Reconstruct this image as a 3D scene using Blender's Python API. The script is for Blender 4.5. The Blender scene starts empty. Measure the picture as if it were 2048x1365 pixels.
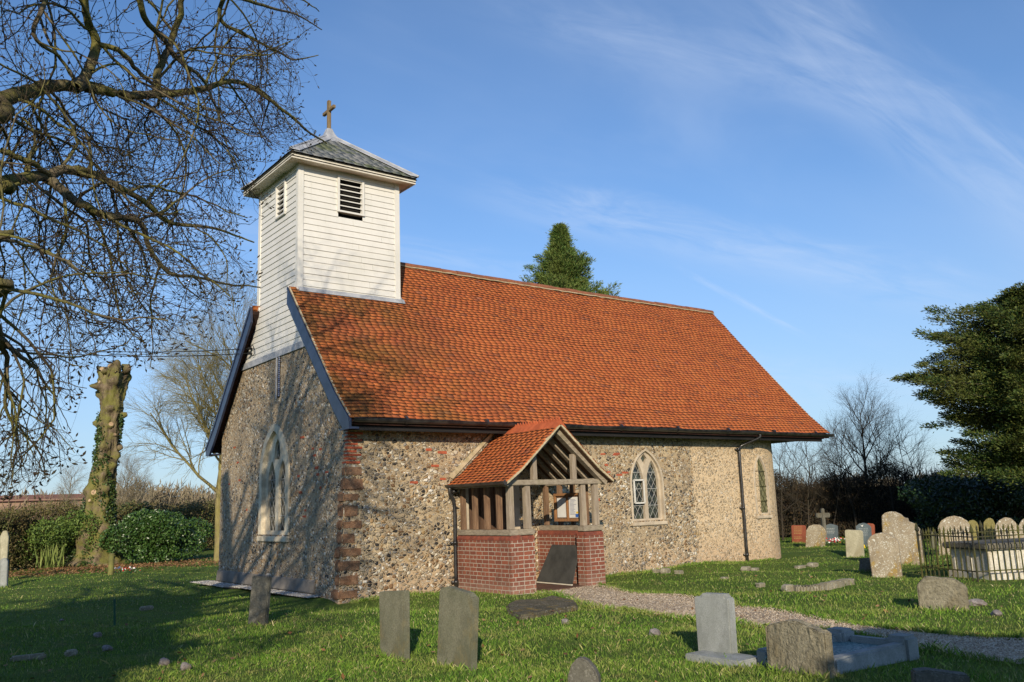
import bpy, bmesh, math, random
import numpy as np
from mathutils import Vector, Matrix
rnd = random.Random(7); nr = np.random.RandomState(11)
sc = bpy.context.scene; COL = sc.collection
R = math.radians
# ------------------------------------------------------------------ camera
CAM = np.array([-7.293, -14.494, 1.566]); YAW, PIT, ROL, FPX = R(37.48), R(10.58), R(-2.02), 1750.0
FW = np.array([math.sin(YAW)*math.cos(PIT), math.cos(YAW)*math.cos(PIT), math.sin(PIT)])
_rt = np.array([math.cos(YAW), -math.sin(YAW), 0.0]); _up = np.cross(_rt, FW)
RT = math.cos(ROL)*_rt + math.sin(ROL)*_up; UP = -math.sin(ROL)*_rt + math.cos(ROL)*_up
cd = bpy.data.cameras.new('camera'); cam = bpy.data.objects.new('camera', cd); COL.objects.link(cam)
cam.matrix_world = Matrix(((RT[0], UP[0], -FW[0], CAM[0]), (RT[1], UP[1], -FW[1], CAM[1]), (RT[2], UP[2], -FW[2], CAM[2]), (0, 0, 0, 1)))
cd.sensor_width = 36; cd.lens = 36*FPX/2048; cd.clip_start = 0.1; cd.clip_end = 6000
sc.camera = cam
def ray(x, y):
    d = FW*FPX + RT*(x-1024) - UP*(y-682.5); return d/np.linalg.norm(d)
def pl(x, y, ax, v):
    d = ray(x, y); return CAM + d*((v-CAM[ax])/d[ax])
def G(x, y, z=0.0): return pl(x, y, 2, z)
def at(x, y, dist):
    d = ray(x, y); return CAM + d*dist/math.hypot(d[0], d[1])
# ------------------------------------------------------------------ world, sun, exposure
SUN_AZ, SUN_EL = 216.0, 20.5
w = bpy.data.worlds.new('World'); sc.world = w; w.use_nodes = True
nt = w.node_tree; N = nt.nodes; L = nt.links; N.clear()
out = N.new('ShaderNodeOutputWorld'); bg = N.new('ShaderNodeBackground'); sky = N.new('ShaderNodeTexSky')
sky.sky_type = 'NISHITA'; sky.sun_disc = False; sky.sun_elevation = R(SUN_EL); sky.sun_rotation = R(SUN_AZ)
sky.air_density = 1.0; sky.dust_density = 0.3; sky.ozone_density = 2.2; sky.altitude = 0
bg.inputs['Strength'].default_value = 0.108
tc = N.new('ShaderNodeTexCoord'); sx = N.new('ShaderNodeSeparateXYZ'); L.new(tc.outputs['Generated'], sx.inputs[0])
def wm(op, a, b=None, c=None):
    n = N.new('ShaderNodeMath'); n.operation = op
    for i, v in enumerate((a, b, c)):
        if v is None: continue
        if isinstance(v, (int, float)): n.inputs[i].default_value = v
        else: L.new(v, n.inputs[i])
    return n.outputs[0]
zz = wm('ADD', wm('MAXIMUM', sx.outputs[2], 0.0), 0.12)
cb = N.new('ShaderNodeCombineXYZ'); L.new(wm('DIVIDE', sx.outputs[0], zz), cb.inputs[0]); L.new(wm('DIVIDE', sx.outputs[1], zz), cb.inputs[1])
def cloud(rot, scl, nscale, lo, hi, seed, warp=0.6):
    m = N.new('ShaderNodeMapping'); m.inputs['Rotation'].default_value = (0, 0, R(rot)); m.inputs['Scale'].default_value = scl; m.inputs['Location'].default_value = (seed, seed*.7, 0)
    L.new(cb.outputs[0], m.inputs[0])
    n = N.new('ShaderNodeTexNoise'); n.inputs['Scale'].default_value = nscale; n.inputs['Detail'].default_value = 5; n.inputs['Roughness'].default_value = 0.6; n.inputs['Distortion'].default_value = warp
    L.new(m.outputs[0], n.inputs['Vector'])
    r = N.new('ShaderNodeMapRange'); r.interpolation_type = 'SMOOTHSTEP'; r.inputs[1].default_value = lo; r.inputs[2].default_value = hi
    L.new(n.outputs[0], r.inputs[0]); return r.outputs[0]
c1 = cloud(38, (0.40, 1.5, 1), 1.5, 0.47, 0.76, 4.3, 0.9); c2 = cloud(58, (0.22, 2.6, 1), 1.6, 0.50, 0.78, 7.4, 1.2); c3 = cloud(-20, (0.5, 0.5, 1), 0.6, 0.42, 0.62, 1.3)
def band(p, q, width, ext, amt, seed, fine=9.0, pw=1.0):
    """a streak of cirrus along the great circle through two directions"""
    a, b = ray(*p), ray(*q); n_ = np.cross(a, b); n_ /= np.linalg.norm(n_); c = a+b; c /= np.linalg.norm(c)
    def dot(v):
        d = N.new('ShaderNodeVectorMath'); d.operation = 'DOT_PRODUCT'; L.new(tc.outputs['Generated'], d.inputs[0]); d.inputs[1].default_value = tuple(v); return d.outputs['Value']
    t_ = np.cross(n_, c); cb2 = N.new('ShaderNodeCombineXYZ'); L.new(wm('MULTIPLY', dot(t_), 1.0), cb2.inputs[0]); L.new(wm('MULTIPLY', dot(n_), 5.0), cb2.inputs[1]); cb2.inputs[2].default_value = seed
    nz = N.new('ShaderNodeTexNoise'); nz.inputs['Scale'].default_value = fine; nz.inputs['Detail'].default_value = 5; nz.inputs['Roughness'].default_value = .62; nz.inputs['Distortion'].default_value = .5; L.new(cb2.outputs[0], nz.inputs['Vector'])
    dist = wm('ADD', dot(n_), wm('MULTIPLY', wm('SUBTRACT', nz.outputs[0], .5), width*.9))
    r = N.new('ShaderNodeMapRange'); r.interpolation_type = 'SMOOTHERSTEP'; r.inputs[1].default_value = width; r.inputs[2].default_value = 0; L.new(wm('ABSOLUTE', dist), r.inputs[0])
    e = N.new('ShaderNodeMapRange'); e.interpolation_type = 'SMOOTHERSTEP'; e.inputs[1].default_value = ext; e.inputs[2].default_value = ext*.35; L.new(wm('ABSOLUTE', dot(t_)), e.inputs[0])
    g_ = N.new('ShaderNodeMapRange'); g_.inputs[1].default_value = .32; g_.inputs[2].default_value = .72; L.new(nz.outputs[0], g_.inputs[0])
    f = wm('GREATER_THAN', dot(c), 0); return wm('MULTIPLY', wm('MULTIPLY', wm('MULTIPLY', r.outputs[0], e.outputs[0]), g_.outputs[0]), wm('MULTIPLY', f, amt))
bands = band((1060, 410), (1900, 590), .045, .36, .36, 1.0)
for bb in (((1650, 120), (2150, 480), .075, .34, .30, 3.0, 7.0), ((1150, 60), (1800, 210), .05, .34, .20, 4.0, 7.0), ((1372, 545), (1600, 668), .006, .10, .30, 6.0, 20), ((430, 450), (1000, 540), .03, .30, .25, 8.0), ((1500, 760), (2048, 800), .05, .30, .22, 9.0)):
    bands = wm('ADD', bands, band(*bb))
cm = wm('MULTIPLY', wm('ADD', wm('MULTIPLY', c1, 0.55), wm('MULTIPLY', c2, 0.35)), wm('ADD', wm('MULTIPLY', c3, 0.85), 0.15))
cm = wm('MINIMUM', wm('ADD', wm('ADD', wm('MULTIPLY', cm, .22), wm('MULTIPLY', c3, 0.06)), bands), 0.6)
lowh = N.new('ShaderNodeMapRange'); lowh.inputs[1].default_value = 0.0; lowh.inputs[2].default_value = 0.42; lowh.inputs[3].default_value = 0.62; lowh.inputs[4].default_value = 0.0; lowh.interpolation_type = 'SMOOTHSTEP'
L.new(sx.outputs[2], lowh.inputs[0])
tint = N.new('ShaderNodeMixRGB'); tint.blend_type = 'MULTIPLY'; tint.inputs[0].default_value = 1; tint.inputs[2].default_value = (0.76, 0.98, 1.22, 1); L.new(sky.outputs[0], tint.inputs[1])
mixl = N.new('ShaderNodeMixRGB'); mixl.inputs[2].default_value = (3.0, 3.75, 5.1, 1); L.new(lowh.outputs[0], mixl.inputs[0]); L.new(tint.outputs[0], mixl.inputs[1])
mixc = N.new('ShaderNodeMixRGB'); mixc.inputs[2].default_value = (5.2, 6.0, 7.4, 1); L.new(cm, mixc.inputs[0]); L.new(mixl.outputs[0], mixc.inputs[1])
L.new(mixc.outputs[0], bg.inputs[0]); L.new(bg.outputs[0], out.inputs[0])
sd = bpy.data.lights.new('sun', 'SUN'); sd.energy = 4.2; sd.angle = R(0.5); sd.color = (1.0, 0.86, 0.66)
sun = bpy.data.objects.new('sun', sd); COL.objects.link(sun)
sv = Vector((math.sin(R(SUN_AZ))*math.cos(R(SUN_EL)), math.cos(R(SUN_AZ))*math.cos(R(SUN_EL)), math.sin(R(SUN_EL))))
sun.rotation_euler = sv.to_track_quat('Z', 'Y').to_euler(); sun.location = sv*80
sc.view_settings.view_transform = 'Standard'; sc.view_settings.look = 'None'; sc.view_settings.exposure = 0.32; sc.view_settings.gamma = 1
# ------------------------------------------------------------------ material helpers
class Mt:
    def __init__(s, name, rough=0.85, spec=0.3):
        s.m = bpy.data.materials.new(name); s.m.use_nodes = True; s.t = s.m.node_tree; s.N = s.t.nodes; s.L = s.t.links
        s.b = s.N['Principled BSDF']; s.b.inputs['Roughness'].default_value = rough; s.b.inputs['Specular IOR Level'].default_value = spec
        s.tc = s.N.new('ShaderNodeTexCoord')
    def put(s, inp, v):
        if v is None: return
        if hasattr(v, 'is_output') or isinstance(v, bpy.types.NodeSocket): s.L.new(v, inp)
        elif isinstance(v, (tuple, list)) and len(v) == 3 and inp.type == 'RGBA': inp.default_value = (*v, 1)
        else: inp.default_value = v
    def vec(s, scale=(1, 1, 1), rot=(0, 0, 0), src='Object', add=None):
        m = s.N.new('ShaderNodeMapping'); m.inputs['Scale'].default_value = scale; m.inputs['Rotation'].default_value = rot
        s.L.new(s.tc.outputs[src], m.inputs[0])
        if add is None: return m.outputs[0]
        a = s.N.new('ShaderNodeVectorMath'); a.operation = 'ADD'; s.L.new(m.outputs[0], a.inputs[0]); s.L.new(add, a.inputs[1]); return a.outputs[0]
    def noise(s, scale, detail=4, rough=0.55, vec=None, color=False, dist=0):
        n = s.N.new('ShaderNodeTexNoise'); n.inputs['Scale'].default_value = scale; n.inputs['Detail'].default_value = detail; n.inputs['Roughness'].default_value = rough; n.inputs['Distortion'].default_value = dist
        s.L.new(vec if vec is not None else s.tc.outputs['Object'], n.inputs['Vector']); return n.outputs[1 if color else 0]
    def vor(s, scale, vec=None, feat='F1', rand=1.0, out=0):
        n = s.N.new('ShaderNodeTexVoronoi'); n.feature = feat; n.inputs['Scale'].default_value = scale; n.inputs['Randomness'].default_value = rand
        s.L.new(vec if vec is not None else s.tc.outputs['Object'], n.inputs['Vector']); return n.outputs[out] if isinstance(out, int) else n
    def ramp(s, f, stops, mode='LINEAR'):
        r = s.N.new('ShaderNodeValToRGB'); r.color_ramp.interpolation = mode; e = r.color_ramp.elements
        while len(e) < len(stops): e.new(0.5)
        for k, (p, c) in enumerate(stops):
            e[k].position = p; e[k].color = (*c, 1) if isinstance(c, tuple) else (c, c, c, 1)
        s.L.new(f, r.inputs[0]); return r.outputs[0]
    def mr(s, f, a, b, c=0.0, d=1.0, smooth=True):
        r = s.N.new('ShaderNodeMapRange'); r.interpolation_type = 'SMOOTHSTEP' if smooth else 'LINEAR'
        for i, v in enumerate((a, b, c, d)): r.inputs[i+1].default_value = v
        s.L.new(f, r.inputs[0]); return r.outputs[0]
    def mix(s, f, a, b, mode='MIX'):
        n = s.N.new('ShaderNodeMixRGB'); n.blend_type = mode; s.put(n.inputs[0], f); s.put(n.inputs[1], a); s.put(n.inputs[2], b); return n.outputs[0]
    def math(s, op, a, b=None, c=None):
        n = s.N.new('ShaderNodeMath'); n.operation = op; s.put(n.inputs[0], a); s.put(n.inputs[1], b); s.put(n.inputs[2], c); return n.outputs[0]
    def isl(s): return s.N.new('ShaderNodeNewGeometry').outputs['Random Per Island']
    def xyz(s):
        n = s.N.new('ShaderNodeSeparateXYZ'); g = s.N.new('ShaderNodeNewGeometry'); s.L.new(g.outputs['Position'], n.inputs[0]); return n.outputs
    def bump(s, h, strength=0.5, dist=0.02, prev=None):
        n = s.N.new('ShaderNodeBump'); n.inputs['Strength'].default_value = strength; n.inputs['Distance'].default_value = dist; s.L.new(h, n.inputs['Height'])
        if prev is not None: s.L.new(prev, n.inputs['Normal'])
        return n.outputs[0]
    def done(s, col, normal=None, rough=None, trans=None):
        s.put(s.b.inputs['Base Color'], col)
        if normal is not None: s.L.new(normal, s.b.inputs['Normal'])
        s.put(s.b.inputs['Roughness'], rough)
        return s.m
def simple(name, c1, c2, scale=8, rough=0.85, spec=0.3, b=0.3, bd=0.01, stretch=(1, 1, 1), metal=0):
    m = Mt(name, rough, spec); v = m.vec(stretch); n = m.noise(scale, 6, 0.6, v)
    if metal: m.b.inputs['Metallic'].default_value = metal
    return m.done(m.mix(m.mr(n, .35, .65), c1, c2), m.bump(m.noise(scale*4, 4, .6, v), b, bd) if b else None)
M = {}
def flint():
    m = Mt('flint_rubble', 0.75, 0.35)
    dn = m.noise(5.0, 3, .5, color=True); dv = m.N.new('ShaderNodeVectorMath'); dv.operation = 'SCALE'; m.L.new(dn, dv.inputs[0]); dv.inputs[3].default_value = 0.11
    v = m.vec((1, 1, 1.35), add=dv.outputs[0])
    e1 = m.vor(12.8, v, 'DISTANCE_TO_EDGE'); vn = m.vor(12.8, v, 'F1', out='n'); c1 = vn.outputs['Color']; d1 = vn.outputs['Distance']
    vs = m.vor(25.5, v, 'F1', out='n'); e2 = m.vor(25.5, v, 'DISTANCE_TO_EDGE'); c2 = vs.outputs['Color']
    sr = m.N.new('ShaderNodeSeparateColor'); m.L.new(c1, sr.inputs[0]); sr2 = m.N.new('ShaderNodeSeparateColor'); m.L.new(c2, sr2.inputs[0])
    pal = [(0.0, (.045, .042, .04)), (.10, (.19, .165, .135)), (.24, (.31, .25, .17)), (.42, (.45, .38, .275)), (.58, (.68, .63, .51)), (.67, (.24, .14, .07)), (.76, (.42, .28, .14)), (.87, (.33, .31, .28)), (.95, (.78, .74, .66))]
    st1 = m.ramp(sr.outputs[0], pal, 'CONSTANT'); st2 = m.ramp(sr2.outputs[1], pal, 'CONSTANT')
    chan0 = m.mr(m.xyz()[0], 9.15, 9.25); st1 = m.mix(m.math('MULTIPLY', chan0, .38), st1, (.56, .44, .28)); st2 = m.mix(m.math('MULTIPLY', chan0, .45), st2, (.60, .48, .31))
    fn = m.noise(60, 4, .6); st1 = m.mix(m.mr(fn, .3, .7, 0, .45), st1, m.mix(1, st1, (.55, .5, .45), 'MULTIPLY'))
    X, Y, Z = m.xyz()
    zone = m.noise(1.1, 3, .6)
    chan = m.mr(X, 9.15, 9.25)                     # later masonry east of the straight joint
    wgab = m.mr(X, 0.05, 0.12, 1, 0)
    th = m.math('ADD', m.mr(zone, .35, .65, .07, .17), m.math('MULTIPLY', chan, .06))
    m1 = m.math('GREATER_THAN', m.math('SUBTRACT', e1, th), 0.0)
    m1 = m.mr(m.math('SUBTRACT', e1, th), -.01, .015)
    dry = m.math('GREATER_THAN', sr.outputs[1], m.math('ADD', m.mr(zone, .3, .7, .18, .5), m.math('MULTIPLY', chan, .15)))
    m1 = m.math('MULTIPLY', m1, dry)
    m2 = m.math('MULTIPLY', m.mr(e2, .09, .13), m.math('GREATER_THAN', sr2.outputs[2], .5))
    mort = m.mix(m.mr(m.noise(2.2, 5, .65), .35, .65), (.60, .475, .295), (.43, .33, .205))
    mort = m.mix(chan, mort, (.69, .53, .335)); mort = m.mix(m.math('MULTIPLY', wgab, .4), mort, (.40, .33, .24))
    low = m.mr(Z, .1, .9, .55, 0); mort = m.mix(low, mort, (.55, .38, .24))
    mort = m.mix(m.mr(m.noise(90, 3, .7), .3, .75, 0, .5), mort, (.16, .12, .085))
    col = m.mix(m2, mort, st2); col = m.mix(m1, col, st1)
    big = m.noise(.55, 4, .6); col = m.mix(m.math('MULTIPLY', m.mr(big, .42, .68, 0, .3), m.math('SUBTRACT', 1.0, chan)), col, (.25, .2, .14))
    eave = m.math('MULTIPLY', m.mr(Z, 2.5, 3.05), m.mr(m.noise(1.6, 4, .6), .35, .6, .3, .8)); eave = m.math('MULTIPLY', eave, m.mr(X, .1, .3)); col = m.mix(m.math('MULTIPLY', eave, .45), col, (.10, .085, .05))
    mossy = m.math('MULTIPLY', m.mr(m.noise(2.6, 5, .7), .62, .72), m.mr(Z, 0, 2.5, .6, .1)); col = m.mix(mossy, col, (.35, .22, .05))
    h = m.math('ADD', m.math('MULTIPLY', m1, m.mr(e1, .03, .3, .4, 1)), m.math('MULTIPLY', m.math('MULTIPLY', m2, m.math('SUBTRACT', 1.0, m1)), .35))
    h = m.math('ADD', h, m.math('MULTIPLY', m.noise(70, 4, .7), .3))
    return m.done(col, m.bump(h, .95, .035), m.mr(m1, 0, 1, .95, .55))
M['flint'] = flint()
def brickm(name, c1, c2, mortar=(.44, .38, .31), msize=0.008, dark=.55):
    m = Mt(name, .85, .25); b = m.N.new('ShaderNodeTexBrick'); b.inputs['Scale'].default_value = 1; b.inputs['Brick Width'].default_value = .2; b.inputs['Row Height'].default_value = .074
    b.inputs['Mortar Size'].default_value = msize; b.inputs['Mortar Smooth'].default_value = .2; b.inputs['Bias'].default_value = 0; b.squash = .62; b.squash_frequency = 2; b.offset = .5
    dn = m.noise(9, 2, .5, m.vec(src='UV'), color=True); sc_ = m.N.new('ShaderNodeVectorMath'); sc_.operation = 'SCALE'; m.L.new(dn, sc_.inputs[0]); sc_.inputs[3].default_value = .012
    v = m.vec(src='UV', add=sc_.outputs[0]); m.L.new(v, b.inputs['Vector'])
    m.put(b.inputs['Color1'], c1); m.put(b.inputs['Color2'], c2); m.put(b.inputs['Mortar'], mortar)
    w_ = m.mix(m.mr(m.noise(2.5, 5, .65), .45, .7, 0, dark), b.outputs[0], (.13, .065, .045))
    w_ = m.mix(m.mr(m.noise(40, 4, .6), .3, .8, 0, .5), w_, (.2, .1, .07))
    Z = m.xyz()[2]; w_ = m.mix(m.math('MULTIPLY', m.mr(Z, 0, .3, .35, 0), m.noise(6, 4)), w_, (.45, .38, .3))
    h = m.math('SUBTRACT', m.math('MULTIPLY', m.noise(60, 3), .3), b.outputs[1])
    return m.done(w_, m.bump(h, .7, .012))
M['brick'] = brickm('red_brick', (.27, .078, .042), (.165, .05, .033))
def tilem(name, moss=True, sat=1.0):
    m = Mt(name, .85, .2); r = m.isl()
    c = m.ramp(r, [(0, (.12, .05, .03)), (.04, (.30, .075, .028)), (.25, (.38, .10, .032)), (.6, (.43, .122, .036)), (.9, (.47, .15, .045)), (.96, (.36, .085, .035)), (.985, (.14, .06, .045)), (1, (.28, .12, .08))])
    c = m.mix(.42, c, (.41, .115, .036)); patch = m.noise(.5, 5, .6); c = m.mix(m.mr(patch, .45, .75, 0, .22), c, m.mix(1, c, (.62, .5, .5), 'MULTIPLY'))
    c = m.mix(m.mr(m.noise(14, 5, .7), .5, .8, 0, .35), c, (.12, .045, .03))
    c = m.mix(m.mr(m.noise(3.3, 5, .7), .55, .75, 0, .3), c, (.5, .2, .09))
    if moss:
        X, Y, Z = m.xyz(); f = m.math('MULTIPLY', m.mr(X, .8, 4.2, 1, .0), m.mr(m.noise(1.1, 5, .7), .40, .62)); c = m.mix(m.math('MULTIPLY', f, .6), c, (.13, .09, .02)); f3 = m.math('MULTIPLY', m.mr(X, 1.5, 5.5, 1, .15), m.mr(m.noise(.8, 5, .7, m.vec((1.2, 1, 1))), .45, .65)); c = m.mix(m.math('MULTIPLY', f3, .45), c, (.15, .045, .028))
        f2 = m.mr(m.noise(26, 4, .6), .76, .79); c = m.mix(m.math('MULTIPLY', f2, .6), c, (.55, .5, .38))
    return m.done(c, m.bump(m.noise(45, 4, .6), .35, .01))
M['tile'] = tilem('clay_tiles'); M['tile_edge'] = simple('tile_edge_dirt_and_shade', (.018, .009, .007), (.04, .016, .01), 9, .95)  # dark butts: dirt, plus shadow lines under the courses painted into the colour
M['tile_porch'] = tilem('porch_clay_tiles', False)
M['white'] = None
def whitep():
    m = Mt('white_weatherboard_paint', .5, .4); X, Y, Z = m.xyz()
    n = m.noise(3, 5, .65, m.vec((1, 1, .5))); c = m.mix(m.mr(n, .4, .75, 0, .35), (.66, .645, .60), (.52, .51, .47))
    s_ = m.noise(4, 6, .7, m.vec((6, 6, .35))); c = m.mix(m.mr(s_, .56, .76, 0, .5), c, (.40, .41, .33)); d_ = m.noise(1.1, 5, .65); c = m.mix(m.mr(d_, .45, .7, 0, .35), c, (.50, .49, .43)); c = m.mix(m.mr(m.isl(), 0, 1, 0, .12), c, (.5, .5, .45))
    return m.done(c, m.bump(m.noise(50, 3), .12, .004))
M['white'] = whitep()
M['cream'] = simple('cream_painted_trim', (.64, .60, .51), (.52, .48, .39), 5, .6, b=.1)
M['navy'] = simple('navy_barge_paint', (.010, .016, .045), (.022, .032, .068), 4, .3, .6, b=.15)
M['black'] = simple('black_gutter_paint', (.010, .010, .012), (.035, .032, .03), 6, .32, .6, b=.2)
M['tarwood'] = simple('black_fascia_board', (.006, .006, .006), (.018, .015, .013), 5, .6, .4, stretch=(.3, 2, 6))
M['lead'] = simple('lead_sheet', (.26, .275, .30), (.40, .41, .43), 4, .55, .5, b=.4)
M['stone'] = simple('dressed_limestone', (.52, .44, .33), (.38, .32, .24), 3.5, .85, b=.35)
M['stone_grey'] = simple('weathered_window_stone', (.70, .62, .47), (.44, .385, .29), 4, .9, b=.5, bd=.02)
M['cement'] = simple('grey_cement_render', (.235, .21, .18), (.15, .135, .115), 2.5, .9, b=.4)
M['mortar'] = simple('lime_mortar', (.50, .42, .28), (.34, .29, .17), 6, .95, b=.6)
def slatem():
    m = Mt('mossy_slates', .6, .4); c = m.ramp(m.isl(), [(0, (.10, .11, .115)), (.5, (.125, .135, .14)), (1, (.16, .165, .165))])
    c = m.mix(m.mr(m.noise(1.6, 5, .7), .46, .6, 0, .85), c, (.07, .085, .03)); c = m.mix(m.mr(m.noise(9, 5, .7), .58, .7, 0, .7), c, (.33, .34, .33))
    return m.done(c, m.bump(m.noise(30, 4), .4, .01))
M['slate'] = slatem()
def wood(name, a, b, z=True, green=.2):
    m = Mt(name, .85, .2); v = m.vec((9, 9, 1) if z else (3, 3, 9)); n = m.noise(3, 6, .65, v, dist=.4)
    c = m.mix(m.mr(n, .3, .7), a, b); c = m.mix(m.mr(m.noise(2.3, 5, .6), .5, .7, 0, green), c, (.20, .19, .08))
    c = m.mix(m.mr(m.noise(8, 5, .7, v), .6, .72, 0, .6), c, (.06, .045, .035))
    return m.done(c, m.bump(n, .5, .01))
M['oak'] = wood('weathered_oak', (.36, .30, .23), (.22, .175, .13)); M['oak_brown'] = wood('brown_oak', (.24, .15, .09), (.12, .07, .045), green=.05)
M['oak_rail'] = wood('weathered_oak_rail', (.34, .29, .22), (.20, .165, .125), z=False)
M['darkwood'] = wood('dark_door_oak', (.13, .075, .045), (.07, .042, .028), green=0)
M['crosswood'] = wood('cross_oak', (.24, .17, .09), (.14, .10, .055), green=.2)
M['glass'] = None
def glassm():
    m = Mt('old_window_glass', .08, .6); n = m.noise(7, 3, .5); c = m.mix(m.mr(n, .4, .6), (.012, .014, .014), (.05, .06, .045))
    return m.done(c, m.bump(n, .25, .02))
M['glass'] = glassm()
M['olive'] = simple('olive_wire_guard_glass', (.20, .19, .10), (.09, .09, .045), 24, .4, .5, b=.4)
M['leadcame'] = simple('lead_cames', (.42, .42, .40), (.30, .30, .28), 9, .6, b=0)
M['dark'] = simple('dark_interior', (.012, .011, .010), (.02, .018, .015), 3, .95, b=0)
M['pudding'] = None
def pud():
    m = Mt('brown_puddingstone', .9, .2); n = m.noise(6, 6, .7); c = m.mix(m.mr(n, .35, .65), (.16, .085, .05), (.27, .16, .095))
    v = m.vor(38, out='n'); c = m.mix(m.mr(v.outputs['Distance'], .1, .35, .4, 0), c, (.40, .30, .2))
    return m.done(c, m.bump(m.noise(22, 6, .7), .9, .03))
M['pudding'] = pud()
M['loosebrick'] = simple('orange_red_brick', (.42, .10, .045), (.30, .075, .04), 7, .9)
M['loosebrick_d'] = simple('dark_coping_brick', (.26, .075, .045), (.16, .05, .035), 9, .85)
M['terracotta'] = simple('terracotta_crest', (.50, .12, .045), (.34, .08, .03), 5, .85)
M['quarry'] = simple('brown_quarry_tiles', (.15, .075, .05), (.09, .05, .035), 4, .8)
M['ridge'] = simple('brown_ridge_tile', (.27, .10, .05), (.17, .07, .04), 5, .9)
def lichen(name, a, b, lich=(.62, .62, .55), amt=.6, orange=.25, grain=45, scale=9, rough_b=.5, bd=.012, base=(.3,.28,.1)):
    m = Mt(name, .92, .2); n = m.noise(2.6, 6, .65); c = m.mix(m.mr(n, .35, .65), a, b)
    c = m.mix(m.mr(m.noise(grain, 4, .75), .4, .65, 0, .55), c, tuple(x*.4 for x in a))
    c = m.mix(m.mr(m.noise(7, 5, .7, m.vec((1, 1, .5))), .4, .65, 0, .4), c, tuple(x*.5 for x in b))
    if orange: c = m.mix(m.mr(m.noise(3.1, 6, .7, m.vec((1.3, 1.3, .8))), .52, .68, 0, orange), c, (.36, .24, .05))
    if amt:
        l1 = m.math('ADD', m.vor(scale, m.vec(add=m.noise(6, 3, color=True)), 'F1'), m.math('MULTIPLY', m.noise(12, 4), .35))
        c = m.mix(m.mr(l1, .42, .485, amt, 0), c, lich)
    return m.done(c, m.bump(m.noise(grain, 5, .7), rough_b, bd))
M['gs_lichen'] = lichen('lichened_limestone', (.44, .38, .28), (.31, .25, .17), amt=.85, orange=.85)
M['gs_mossy'] = lichen('mossy_headstone', (.30, .27, .10), (.22, .19, .07), amt=.15, orange=.5)
M['gs_grey'] = lichen('grey_granite', (.36, .38, .37), (.28, .30, .28), amt=0, orange=0, grain=120, rough_b=.25)
M['gs_green'] = lichen('algae_stained_headstone', (.21, .205, .145), (.145, .15, .10), amt=0, orange=.15, grain=60, rough_b=.5)
M['gs_dark'] = lichen('dark_weathered_and_shaded_stone', (.16, .155, .13), (.11, .105, .085), amt=.1, orange=.1)
M['slabmoss'] = lichen('mossy_ledger', (.17, .15, .10), (.10, .09, .06), amt=.25, orange=.7, grain=25, rough_b=1, bd=.04)
M['gs_rough'] = lichen('rough_hewn_stone', (.36, .33, .24), (.26, .235, .165), amt=0, orange=.1, grain=22, rough_b=1.0, bd=.05)
M['gs_plain'] = lichen('pale_plain_headstone', (.50, .47, .34), (.40, .375, .26), amt=0, orange=.15, grain=60, rough_b=.2)
M['gs_slate'] = lichen('blue_grey_slate', (.15, .19, .21), (.12, .15, .17), amt=0, orange=0, grain=60, rough_b=.1)
M['gs_red'] = lichen('red_granite', (.36, .11, .065), (.27, .085, .05), amt=0, orange=0, grain=110, rough_b=.1)
M['tomb'] = lichen('white_chest_tomb_stone', (.72, .69, .60), (.58, .55, .46), amt=.1, orange=.35, grain=30)
M['chips'] = None
def chips():
    m = Mt('green_glass_chippings', .5, .5); v = m.vor(55, out='n'); s_ = m.N.new('ShaderNodeSeparateColor'); m.L.new(v.outputs['Color'], s_.inputs[0])
    return m.done(m.ramp(s_.outputs[0], [(0, (.05, .12, .12)), (.5, (.12, .22, .22)), (1, (.28, .40, .38))]), m.bump(v.outputs['Distance'], 1, .02))
M['chips'] = chips()
def gravel(add=None):
    m = Mt('path_gravel', .85, .3); v = m.vor(38, out='n'); s_ = m.N.new('ShaderNodeSeparateColor'); m.L.new(v.outputs['Color'], s_.inputs[0])
    c = m.ramp(s_.outputs[0], [(0, (.15, .115, .075)), (.3, (.33, .25, .165)), (.7, (.46, .36, .245)), (.9, (.60, .49, .36)), (1, (.78, .7, .57))])
    c = m.mix(m.mr(m.noise(1.3, 5, .65), .42, .65, 0, .35), c, (.24, .18, .12)); c = m.mix(m.mr(m.noise(5, 5, .7), .62, .72, 0, .5), c, (.10, .12, .04))
    if add: c = m.mix(.3, c, add)
    return m.done(c, m.bump(v.outputs['Distance'], .8, .02))
M['gravel'] = gravel()
def ground():
    m = Mt('churchyard_turf', .95, .15); n1 = m.noise(.35, 6, .65); n2 = m.noise(3.2, 6, .7); n3 = m.noise(24, 5, .7)
    c = m.mix(m.mr(n1, .35, .65), (.065, .12, .017), (.105, .16, .027)); c = m.mix(m.mr(n2, .5, .72, 0, .7), c, (.13, .12, .045)); c = m.mix(m.mr(n3, .45, .7, 0, .6), c, (.025, .04, .008))
    X, Y, Z = m.xyz(); d = m.N.new('ShaderNodeVectorMath'); d.operation = 'LENGTH'; m.L.new(m.tc.outputs['Object'], d.inputs[0])
    far = m.mr(d.outputs[1], 45, 60); fn = m.noise(.006, 3, .5); fc = m.mix(m.mr(fn, .45, .55), (.10, .12, .04), (.16, .12, .075)); c = m.mix(far, c, fc)
    return m.done(c, m.bump(n3, .8, .05))
M['ground'] = ground()
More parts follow.
